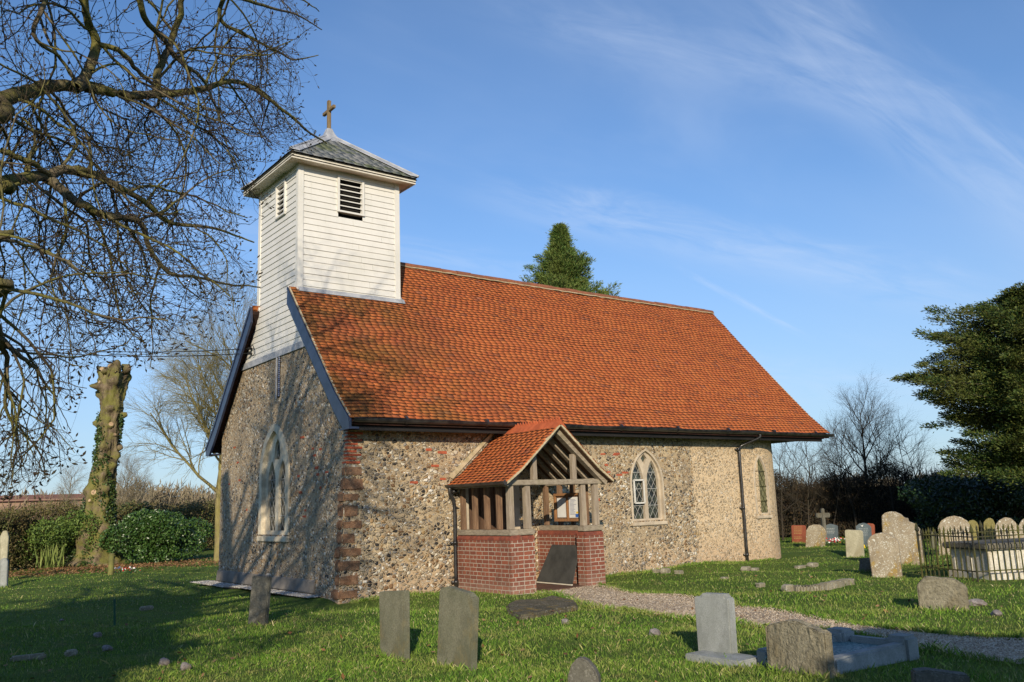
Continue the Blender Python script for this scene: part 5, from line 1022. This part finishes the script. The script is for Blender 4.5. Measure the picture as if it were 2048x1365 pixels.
for k in range(16):
    a = k*2.4; zc = 3.2+k*.28; l_ = 4.6-.1*k
    if not offframe(TB+np.array([math.cos(a)*l_*.75, math.sin(a)*l_*.75, zc+1.6]), 0): continue
    grow([T2], TB+np.array([0, -.2, zc]), (math.cos(a), math.sin(a), .45), l_, .13-.003*k, 0, cfgc, offframe)
for k in range(8):
    q0 = TB+np.array([0, -.3, 4.6+k*.30]); grow([T2], q0, (1, rnd.uniform(-.25, .35), .55), rnd.uniform(4.2, 5.8), .07, 0, cfgc, offframe)
TT.build('trunk', M['chestnut'], ch); T0.build('limb', M['chestnut'], ch); T1.build('twigs', M['twig'], ch); T2.build('upper_crown', M['chestnut'], ch)
tips = np.array([a for a, b in TIPS]); td = np.array([b for a, b in TIPS]); td /= np.linalg.norm(td, axis=1)[:, None]
BT = TW()
for p, d in zip(tips, td): d = d+np.array([0, 0, .3]); d /= np.linalg.norm(d); l_ = rnd.uniform(.022, .04); BT.add(np.array([p, p+d*l_*.45, p+d*l_]), np.array([.003, .0075, .0015]), 4)
BT.build('buds', M['twig'], ch)
print('chestnut twigs', len(TIPS), T1.n)
# -------- pollarded stump
nr = np.random.RandomState(9); rnd = random.Random(9)
sp = G(192, 1129); sd_ = math.hypot(*(sp-CAM)[:2]); st_ = empty('pollarded_tree', tuple(sp), 'tall mossy pollarded tree trunk with cut knobbly top, no branches', 'tree')
ax_ = [(184, 1136, 70), (188, 1110, 50), (193, 1060, 38), (198, 1020, 34), (201, 980, 33), (209, 940, 28), (214, 900, 25), (219, 860, 24), (222, 820, 26), (224, 790, 30), (226, 765, 36), (228, 742, 40)]
C_ = catmull([at(x, y, sd_) for x, y, w_ in ax_], 8); Rr = np.interp(np.linspace(0, 11, len(C_)), range(12), [w_*.66*sd_/FPX for x, y, w_ in ax_]); K = 64; V = []
kn = [(rnd.uniform(0, 6.28), rnd.uniform(.5, len(C_)-6), rnd.uniform(.08, .26)) for _ in range(60)]
for i, (c, r_) in enumerate(zip(C_, Rr)):
    f = i/len(C_)
    for k in range(K):
        a = 2*math.pi*k/K; rr = r_*(1+.09*math.sin(a*5+i*.12)+.06*math.sin(a*9-i*.2)+(.30*max(0, 1-f*5))*abs(math.sin(a*3)))
        for ka, ki, kr in kn: da = (a-ka+math.pi) % (2*math.pi)-math.pi; rr += kr*math.exp(-((da*r_/.16)**2)-(((i-ki)*.085/.13)**2))
        rr += rnd.uniform(-.02, .02)+.025*math.sin(a*17+3*math.sin(i*.35))*math.sin(i*.9+a*4)
        if f > .80: rr *= 1+.22*math.sin(a*3+.6)*(f-.8)*5
        V.append(c+np.array([math.cos(a), math.sin(a), 0])*rr+np.array([0, 0, (.35*math.sin(a*3+.6)+.12*math.sin(a*7))*max(0, f-.88)*7]))
n = len(C_); F = [(i*K+k, i*K+(k+1) % K, (i+1)*K+(k+1) % K, (i+1)*K+k) for i in range(n-1) for k in range(K)]; V.append(C_[-1]-np.array([0, 0, .35])); mm = MB(); mm.add(V, F); mm.add(V[-1:], []); 
mm.f += [((n-1)*K+k, (n-1)*K+(k+1) % K, n*K) for k in range(K)]; mm.mi += [0]*K; mm.build('trunk', M['stump'], st_, smooth=True)
m = MB(); kk = []
for x, y, s_ in [(230, 747, 4), (222, 738, 7), (258, 738, 8), (204, 742, 6), (200, 767, 5), (222, 851, 6), (197, 891, 4), (229, 871, 4), (193, 957, 7), (188, 986, 7), (180, 1002, 4), (214, 960, 3), (243, 895, 5), (252, 830, 5), (178, 985, 4)]:
    i = int(np.argmin([abs((682.5-FPX*((c-CAM)@UP)/((c-CAM)@FW))-y) for c in C_])); c = C_[i]; b = at(x, y, sd_); tocam = (CAM-c)*np.array([1, 1, 0]); tocam /= np.linalg.norm(tocam); off = b-c; off[2] = 0; rr = Rr[i]; dep = math.sqrt(max(.02, (rr*1.04)**2-min(off@off, (rr*1.0)**2))); q = b+tocam*dep; nn_ = tocam*dep+off; nn_[2] = .15; nn_ /= np.linalg.norm(nn_)
    kk.append((q-nn_*.05, nn_, s_*sd_/FPX))
for q, nn_, r_ in kk:
    r_ *= .8; m = MB(); m.tube([q-nn_*.15, q-nn_*.02, q+nn_*.05, q+nn_*.075], [r_*1.7, r_*1.35, r_*1.15, r_*.95], 10); kb = m.build('knob', M['stump'], st_, smooth=True); m = MB(); m.tube([q+nn_*.07, q+nn_*.082], r_*.85, 9); m.build('cut_face', M['cut'], kb)
P = []; D = []
for _ in range(9000):
    i = int(rnd.random()**1.3*len(C_)*.70); a = rnd.uniform(0, 6.28)
    if math.sin(a*2+i*.14)+rnd.uniform(-.4, .5) < (-.1 if i < 15 else .25): continue
    rr = Rr[i]*1.1+rnd.uniform(0, .07); P.append(C_[i]+np.array([math.cos(a)*rr, math.sin(a)*rr, rnd.uniform(-.1, .1)])); D.append((math.cos(a)*.5+rnd.gauss(0, .5), math.sin(a)*.5+rnd.gauss(0, .5), rnd.gauss(-.2, .6)))
leaves_on('ivy', M['ivy'], st_, np.array(P), np.array(D), .09, .075)
# -------- leafy bushes
def bush(name, label, p, rx, ry, h, mat, n, ln, wd, seed, cat='bush'):
    r_ = np.random.RandomState(seed); o = empty(name, tuple(p), label, cat); lob = r_.normal(size=(14, 3))*np.array([rx*.45, ry*.45, h*.18])+np.array([0, 0, h*.5]); lr = r_.uniform(.35, .6, 14)
    k = r_.randint(0, 14, n); d = r_.normal(size=(n, 3)); d /= np.linalg.norm(d, axis=1)[:, None]; P = lob[k]+d*lr[k][:, None]*np.array([rx, ry, h*.55])*r_.uniform(.75, 1.04, n)[:, None]; P = P[P[:, 2] > .02]; D = r_.normal(size=P.shape)+np.array([0, 0, .3]); leaves_on('foliage', mat, o, P+p, D, ln*r_.uniform(.7, 1.2, len(P)), wd)
    t = TW()
    for _ in range(26): a = r_.uniform(0, 6.28); q, _d = walk(p+np.array([0, 0, 0]), (math.cos(a)*rx, math.sin(a)*ry, h*.8), h*.8, 5, .12, .02); t.add(q, np.linspace(.025, .008, 6), 4)
    t.build('stem', M['twig'], o); return o
bush('laurel_bush', 'glossy green laurel bush to the right of the pollarded trunk', G(328, 1124)+np.array([0, .6, 0]), 1.6, 1.2, 1.95, M['laurel'], 21000, .11, .05, 3)
bush('holly_bush', 'very dark evergreen bush in shade between trunk and laurel', G(244, 1118)+np.array([.2, .9, 0]), .8, .8, 2.1, M['holly'], 9000, .1, .06, 4)
bush('privet_bush', 'yellowish green bush in the hedge left of the pollarded trunk', G(120, 1134)+np.array([0, .4, 0]), 1.35, 1.0, 1.75, M['hedge_g'], 12000, .09, .045, 6)
p = G(100, 1138); o = empty('iris_clump', tuple(p), 'upright clump of pale green blades at the hedge foot', 'plant'); P = p+nr.normal(size=(90, 3))*np.array([.2, .15, 0]); D = nr.normal(size=(90, 3))*.22+np.array([0, 0, 1]); leaves_on('blades', leafm('iris_blades', [(.12, .17, .04), (.22, .26, .07)]), o, P, D, nr.uniform(.4, .95, 90), .04)
# -------- hedges
def hedge(name, label, A, B, th, h, mat, n, ln, wd, seed, stems, top=.12):
    r_ = np.random.RandomState(seed); A = np.array(A, float); B = np.array(B, float); A[2] = B[2] = 0; L_ = np.linalg.norm(B-A); u = (B-A)/L_; v = np.array([-u[1], u[0], 0]); o = empty(name, tuple(A), label, 'hedge')
    s_ = r_.uniform(0, L_, n); face = r_.rand(n); q = r_.uniform(-1, 1, n); z = r_.uniform(0.02, 1, n); shell = face < .72
    hh = h*(1+top*.5*np.sin(s_*1.3)+top*.4*np.sin(s_*3.1+1)+r_.normal(size=n)*top*.25)
    off = np.where(shell, np.sign(q)*th/2*r_.uniform(.75, 1.08, n), q*th/2)*(1+.12*np.sin(s_*2.1+z*3)); zz_ = np.where(shell, z*hh, hh*r_.uniform(.85, 1.03, n))
    P = A+u*s_[:, None]+v*off[:, None]+np.array([0, 0, 1])*zz_[:, None]; D = r_.normal(size=(n, 3))+np.array([0, 0, .5]); leaves_on('foliage', mat, o, P, D, ln*r_.uniform(.6, 1.4, n), wd)
    t = TW()
    for _ in range(stems): s0 = r_.uniform(0, L_); q_, _d = walk(A+u*s0+v*r_.uniform(-th/2, th/2)*.9, (r_.normal()*.15, r_.normal()*.15, 1), h*r_.uniform(.85, 1.25), 5, .1, .02); t.add(q_, np.linspace(.018, .006, 6), 3)
    t.build('stems', M['greytwig'] if 'right' in name or mat is M['hedge_r'] else M['yellowtwig'], o)
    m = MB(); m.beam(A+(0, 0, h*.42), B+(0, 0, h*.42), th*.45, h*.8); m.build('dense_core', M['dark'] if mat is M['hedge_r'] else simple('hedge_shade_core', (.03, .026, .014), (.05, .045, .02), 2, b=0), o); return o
_h0, _h1 = at(0, 1100, 34.5), at(430, 1100, 46); HL = lambda t: _h0+(_h1-_h0)*t
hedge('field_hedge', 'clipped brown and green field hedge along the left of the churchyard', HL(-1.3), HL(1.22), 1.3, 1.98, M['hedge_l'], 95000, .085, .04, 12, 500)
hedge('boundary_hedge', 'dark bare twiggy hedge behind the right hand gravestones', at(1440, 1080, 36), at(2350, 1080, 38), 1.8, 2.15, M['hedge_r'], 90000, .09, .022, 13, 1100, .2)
# evergreen bank under the yew
bush('evergreen_thicket', 'very dark evergreen thicket below the yew behind the railing', at(1990, 1070, 34.5)*np.array([1, 1, 0]), 3.2, 2.0, 2.0, M['holly'], 34000, .12, .06, 21)
# -------- conifers
def conifer(name, label, p, h, env, z0, mat, nb_, seed, ln, wd, up, per, tr_r, cat='tree', droop=0, nq=5, rl_=(.6, 1.08)):
    r_ = np.random.RandomState(seed); o = empty(name, tuple(p), label, cat); t = TW(); t.add(np.array([p+(0, 0, -.2), p+(0, 0, h*.5), p+(0, 0, h*.95)]), np.array([tr_r, tr_r*.6, .03]), 10); P = []; D = []
    for k in range(nb_):
        f = (k+r_.rand())/nb_; z = z0+(h-z0)*f**.9; a = k*2.39996+r_.normal()*.3; Rm = env(z/h)*r_.uniform(*rl_); d = np.array([math.cos(a), math.sin(a), up+r_.normal()*.10]); B_, _ = walk(p+(0, 0, z), d, Rm, 6, .07, .02-droop); t.add(B_, np.linspace(.035, .006, 7), 3)
        m_ = int(per*Rm)+12; s_ = r_.uniform(.12, 1, m_)**.8; idx = s_*5.99; i0 = idx.astype(int); q = B_[i0]+(B_[i0+1]-B_[i0])*(idx-i0)[:, None]; wdt = (.10+.30*Rm*.33*np.sin(np.pi*np.clip(s_, 0, 1)**.7))[:, None]
        for _ in range(nq):
            oo = r_.normal(size=(m_, 3))*np.array([1, 1, .42])*wdt*.75; P.append(q+oo); D.append(d[None, :]*.8+oo/wdt*.6+r_.normal(size=(m_, 3))*.35+np.array([0, 0, .18]))
    P = np.vstack(P); D = np.vstack(D); leaves_on('foliage', mat, o, P, D, ln*r_.uniform(.6, 1.3, len(P)), wd); t.build('trunk', M['greytwig'], o); return o
cp = at(1140, 900, 33)*np.array([1, 1, 0]); chh = at(1143, 452, 33)[2]
conifer('cypress_tree', 'green conical cypress showing above the church roof ridge', cp, chh, lambda f: max(.03, (1-f)**.9*5.7*(1+.2*math.sin(f*40))), chh*.35, M['cypress'], 480, 31, .13, .026, .62, 30, .22, nq=7)
yp = at(2145, 1060, 29)*np.array([1, 1, 0]); yh = 7.1
def yenv(f):
    z = f*yh; return np.interp(z, [1.3, 1.8, 2.4, 3.2, 3.8, 4.4, 4.8, 5.4, 5.9, 6.4, 7.0, 7.6], [2.8, 3.3, 3.2, 3.5, 3.9, 3.8, 3.2, 3.3, 3.0, 1.8, 1.0, .3])
conifer('yew_tree', 'large dark spreading yew at the right edge', yp, yh, yenv, 1.6, M['yew'], 420, 32, .10, .028, .12, 44, .35, droop=.01, nq=8)
# -------- bare trees
bare_tree('bare_tree', 'slender bare tree rising from the hedge right of the church', 'tree', at(1748, 1075, 37)*np.array([1, 1, 0]), 5.3, .10, M['greytwig'], 44, 1.0, dens=1.0, thick=.007, first=.3)
bare_tree('mossy_bare_tree', 'yellowish bare tree partly hidden behind the church gable', 'tree', at(437, 1100, 33)*np.array([1, 1, 0]), 9.2, .17, M['yellowtwig'], 46, 1.2, dens=1.5, thick=.0055, first=.22, droop=-.03)
SG = 'bare saplings rising from the right hand hedge'
for k, (x, d, h) in enumerate(((1566, 34, 3.6), (1592, 35, 4.0), (1618, 34.5, 3.5), (1640, 36, 4.3), (1665, 35, 4.4), (1690, 36, 4.0), (1712, 35, 4.6), (1772, 36, 4.8), (1795, 35, 5.4), (1818, 36.5, 4.4), (1845, 35, 4.2))):
    nb2 = ('church corner', 'church corner', 'church corner', 'slender tree', 'slender tree', 'slender tree', 'slender tree', 'slender tree', 'yew', 'yew', 'yew')[k]
    bare_tree('bare_sapling', 'leafless twiggy sapling, %s from the left of the right hand hedge, nearest the %s' % (('first', 'second', 'third', 'fourth', 'fifth', 'sixth', 'seventh', 'eighth', 'ninth', 'tenth', 'eleventh')[k], nb2), 'sapling', at(x, 1075, d)*np.array([1, 1, 0]), h, .04, M['greytwig'], 60+k, .8, SG, lv=3, first=.15, dens=.9, thick=.007)
# -------- far background
r2 = np.random.RandomState(77)
def far_mass(name, label, x0, x1, d0, d1, n, hlo, hhi, seed, mat):
    r_ = np.random.RandomState(seed); P = []; 
    V_, F_ = [], []; 
    for k in range(n):
        c = at(r_.uniform(x0, x1), 1000, r_.uniform(d0, d1)); h = r_.uniform(hlo, hhi); m_ = 420; d = r_.normal(size=(m_, 3)); d /= np.linalg.norm(d, axis=1)[:, None]; P.append(np.array([c[0], c[1], h*.5])+d*np.array([h*.55, h*.55, h*.5])*r_.uniform(.3, 1, m_)[:, None])
    P = np.vstack(P); P = P[P[:, 2] > 0]; V, F = cards(P, r_.normal(size=P.shape)*.6+np.array([0, 0, 1]), 1.5*r_.uniform(.5, 1.3, len(P)), .16); o = mesh_np(name, V, F, mat, None, (P[0][0], P[0][1], 0)); tag(o, label, 'woodland', kind='stuff')
far_mass('far_woodland', 'distant bare woodland along the left horizon', -200, 560, 120, 170, 60, 3.5, 6.5, 5, M['fartwig'])
far_mass('far_scrub', 'distant scrub along the right horizon', 1500, 2300, 150, 190, 40, 2.5, 4.5, 6, M['fartwig'])
for k, (x, h, lab) in enumerate(((252, 8.6, 'faint distant bare tree, left one of the pair right of the trunk'), (278, 8.0, 'faint distant bare tree, right one of the pair right of the trunk'), (128, 7.6, 'faint distant bare tree above the far hedge left of the trunk'))):
    bare_tree('distant_tree', lab, 'tree', at(x, 1010, 110)*np.array([1, 1, 0]), h, .16, M['fartwig'], 80+k, .8, lv=4, dens=1.1, thick=.025, first=.15)
fb = at(75, 1004, 130); m = MB(); o = empty('farmhouse', (fb[0], fb[1], 0), 'distant low farm building with red tiled roof beyond the hedge', 'farm building'); u = np.array([math.cos(R(-8)), math.sin(R(-8)), 0]); v = np.array([-u[1], u[0], 0]); c = fb*np.array([1, 1, 0]); zr = at(75, 990, 130)[2]; ze_ = at(75, 1000, 130)[2]
q = [c-u*5.5-v*3, c+u*5.5-v*3, c+u*5.5+v*3, c-u*5.5+v*3]; m.prism(q, (0, 0, 0), (0, 0, ze_)); m.build('wall', M['farwall'], o, recalc=True)
m = MB(); m.prism([c-u*5.8-v*3.4+(0, 0, ze_-.2), c-u*5.8+(0, 0, zr), c-u*5.8+v*3.4+(0, 0, ze_-.2)], (0, 0, 0), u*11.6); m.build('roof', M['farroof'], o, recalc=True)
# -------- trees standing behind the camera, out of the picture, whose shade falls on the lawn
conifer('evergreen_tree', 'dense evergreen standing outside the left edge, shading the lawn', np.array([-15.9, -14.6, 0]), 8.6, lambda f: 3.7*(1-f**3)+.3, .3, M['yew'], 170, 51, .45, .22, .15, 14, .3)
conifer('evergreen_tree', 'dense evergreen standing nearest the kerbed grave, outside the bottom edge', np.array([-6.0, -19.8, 0]), 4.9, lambda f: 2.4*(1-f**3)+.2, .2, M['yew'], 120, 52, .45, .2, .15, 12, .3)
# ================================================================== GRASS
def grass():
    r_ = np.random.RandomState(3); N_ = 1500000; d = 4.2*np.exp(r_.rand(N_)*math.log(40/4.2)); az = YAW+r_.uniform(R(-33), R(33), N_)
    dens = np.interp(d, [4, 8, 14, 22, 40], [1, .85, .62, .42, .30]); k = r_.rand(N_) < dens*.42; d = d[k]; az = az[k]; x = CAM[0]+d*np.sin(az); y = CAM[1]+d*np.cos(az)
    ok = ~inpoly(x, y, PATHPOLY) & ~((x > -.1) & (x < 14.2) & (y > 0) & (y < W)) & ~((x > PX0) & (x < PX1) & (y > PY) & (y < .1)) & ~((x > -.6) & (x < 0) & (y > -.3) & (y < 7.3)) & ~((x > 2.75) & (x < 4.2) & (y > PY-.3) & (y < 0)) & ~((x > kx0) & (x < kx1) & (y > ky0) & (y < ky1))
    x = x[ok]; y = y[ok]; d = d[ok]; n = len(x); z = hgt(x, y)-.01; print('grass blades', n)
    ex = []
    for B, u_, n_, wd_, th_ in BASES:
        k_ = int(260*wd_/.6); s_ = r_.uniform(-.5, .5, k_)*wd_*1.15; o_ = np.where(r_.rand(k_) < .65, r_.uniform(.0, .07, k_), -th_-r_.uniform(0, .06, k_)); q = B+u_*s_[:, None]+n_*o_[:, None]; ex.append(q)
    ex.append(np.stack([r_.uniform(0, 2.1, 1500), -r_.uniform(.0, .12, 1500), np.zeros(1500)], 1)); ex.append(np.stack([r_.uniform(4.7, 12, 5000), -r_.uniform(.0, .12, 5000), np.zeros(5000)], 1))
    for a_, b_ in ((PU, 1), (PLo, -1)):
        f_ = r_.uniform(0, len(a_)-1.01, 9000); i_ = f_.astype(int); q = a_[i_]+(a_[i_+1]-a_[i_])*(f_-i_)[:, None]; q[:, :2] += r_.normal(size=(9000, 2))*.05; ex.append(q)
    ex = np.vstack(ex); nb0 = n; x = np.r_[x, ex[:, 0]]; y = np.r_[y, ex[:, 1]]; z = np.r_[z, hgt(ex[:, 0], ex[:, 1])-.01]; d = np.r_[d, np.hypot(ex[:, 0]-CAM[0], ex[:, 1]-CAM[1])]; n = len(x)
    cl = .5+.5*np.sin(x*2.1+np.sin(y*1.7)*1.5)*np.cos(y*2.4+np.sin(x*1.3)); tall = r_.rand(n) < np.where(np.arange(n) >= nb0, .45, .03)
    hh = (.016+.034*cl*r_.rand(n)+.024*r_.rand(n))*np.where(d > 16, .85, 1); hh = np.where(tall, hh*2.0, hh); wd = np.maximum(.0036, d*.00055)*r_.uniform(.7, 1.3, n)
    a = r_.uniform(0, 2*math.pi, n); u = np.stack([np.cos(a), np.sin(a), 0*a], 1); ln = np.stack([np.cos(a+1.57), np.sin(a+1.57), 0*a], 1)*(hh*r_.normal(size=n)*.45)[:, None]; P = np.stack([x, y, z], 1); up = np.array([0, 0, 1.0])
    V = np.stack([P-u*wd[:, None]/2, P+u*wd[:, None]/2, P+u*wd[:, None]*.32+ln*.45+up*hh[:, None]*.62, P+ln*1.15+up*hh[:, None]*1.0], 1); F = np.arange(n*4).reshape(n, 4); tag(mesh_np('grass', V.reshape(-1, 3), F, M['grass']), 'short winter grass covering the churchyard', 'grass', kind='stuff')
grass()
def litter():
    r_ = np.random.RandomState(8); P = []
    for (px, py, rx, ry, n) in ((200, 1136, 2.6, 1.2, 3800), (310, 1134, 2.0, .8, 1600), (90, 1142, 2.5, .8, 1800), (620, 1280, 2.5, 2, 60), (1100, 1270, 3.5, 2, 160), (1700, 1190, 4, 2, 90), (300, 1340, 2, 1.2, 60)):
        c = G(px, py); q = c+r_.normal(size=(n, 3))*np.array([rx, ry, 0]); q[:, 2] = hgt(q[:, 0], q[:, 1])+.03+r_.rand(n)*.02; P.append(q)
    P = np.vstack(P); P = P[~((P[:, 0] > -.1) & (P[:, 1] > 0) & (P[:, 1] < W))]; V, F = cards(P, r_.normal(size=P.shape)*np.array([1, 1, .35]), .07, .045, np.array([[0, 0, 1.0]])); tag(mesh_np('fallen_leaves', V, F, M['litter']), 'brown fallen leaves scattered in the grass', 'leaves', kind='stuff')
litter()

def loose_stones(name, label, pos, size, mat):
    r_ = np.random.RandomState(19); n = len(pos); O_ = np.array([[1, 0, 0], [0, 1, 0], [-1, 0, 0], [0, -1, 0], [0, 0, .8], [0, 0, -.8]]); a = r_.uniform(0, 6.28, n); c, s_ = np.cos(a), np.sin(a); sz = size*r_.uniform(.5, 1.5, n)
    Q = O_[None]*(1+r_.uniform(-.35, .35, (n, 6, 3)))*sz[:, None, None]; X = Q[..., 0]*c[:, None]-Q[..., 1]*s_[:, None]; Y = Q[..., 0]*s_[:, None]+Q[..., 1]*c[:, None]; V = np.stack([X, Y, Q[..., 2]], -1)+pos[:, None, :]
    F0 = np.array([[0, 1, 4], [1, 2, 4], [2, 3, 4], [3, 0, 4], [1, 0, 5], [2, 1, 5], [3, 2, 5], [0, 3, 5]]); F = (F0[None]+np.arange(n)[:, None, None]*6).reshape(-1, 3); tag(mesh_np(name, V.reshape(-1, 3), F, mat), label, 'gravel', kind='stuff')
rg = np.random.RandomState(23)
M['grit'] = leafm('gravel_chips', [(.16, .12, .08), (.34, .26, .17), (.46, .37, .26), (.62, .54, .42), (.25, .19, .14)], .8)
f_ = rg.uniform(0, len(PU)-1.01, 22000); i_ = f_.astype(int); fr_ = (f_-i_)[:, None]; g_ = rg.uniform(-.02, 1.02, 22000)[:, None]; q = (PU[i_]+(PU[i_+1]-PU[i_])*fr_)*g_+(PLo[i_]+(PLo[i_+1]-PLo[i_])*fr_)*(1-g_); q[:, 2] = hgt(q[:, 0], q[:, 1])+.022
loose_stones('loose_gravel', 'loose gravel chips lying on the path', q, .0085, M['grit'])
n_ = 5200; yy_ = rg.uniform(1.0, 7.3, n_); q = np.stack([-rg.rand(n_)*(.30+.16*(yy_ > 5))-.02, yy_, np.full(n_, .022)], 1); M['pebb'] = leafm('pale_flint_pebbles', [(.25, .23, .2), (.45, .43, .4), (.62, .6, .56), (.16, .14, .12)], .7)
loose_stones('loose_pebbles', 'pale pebbles along the foot of the west wall', q, .014, M['pebb'])
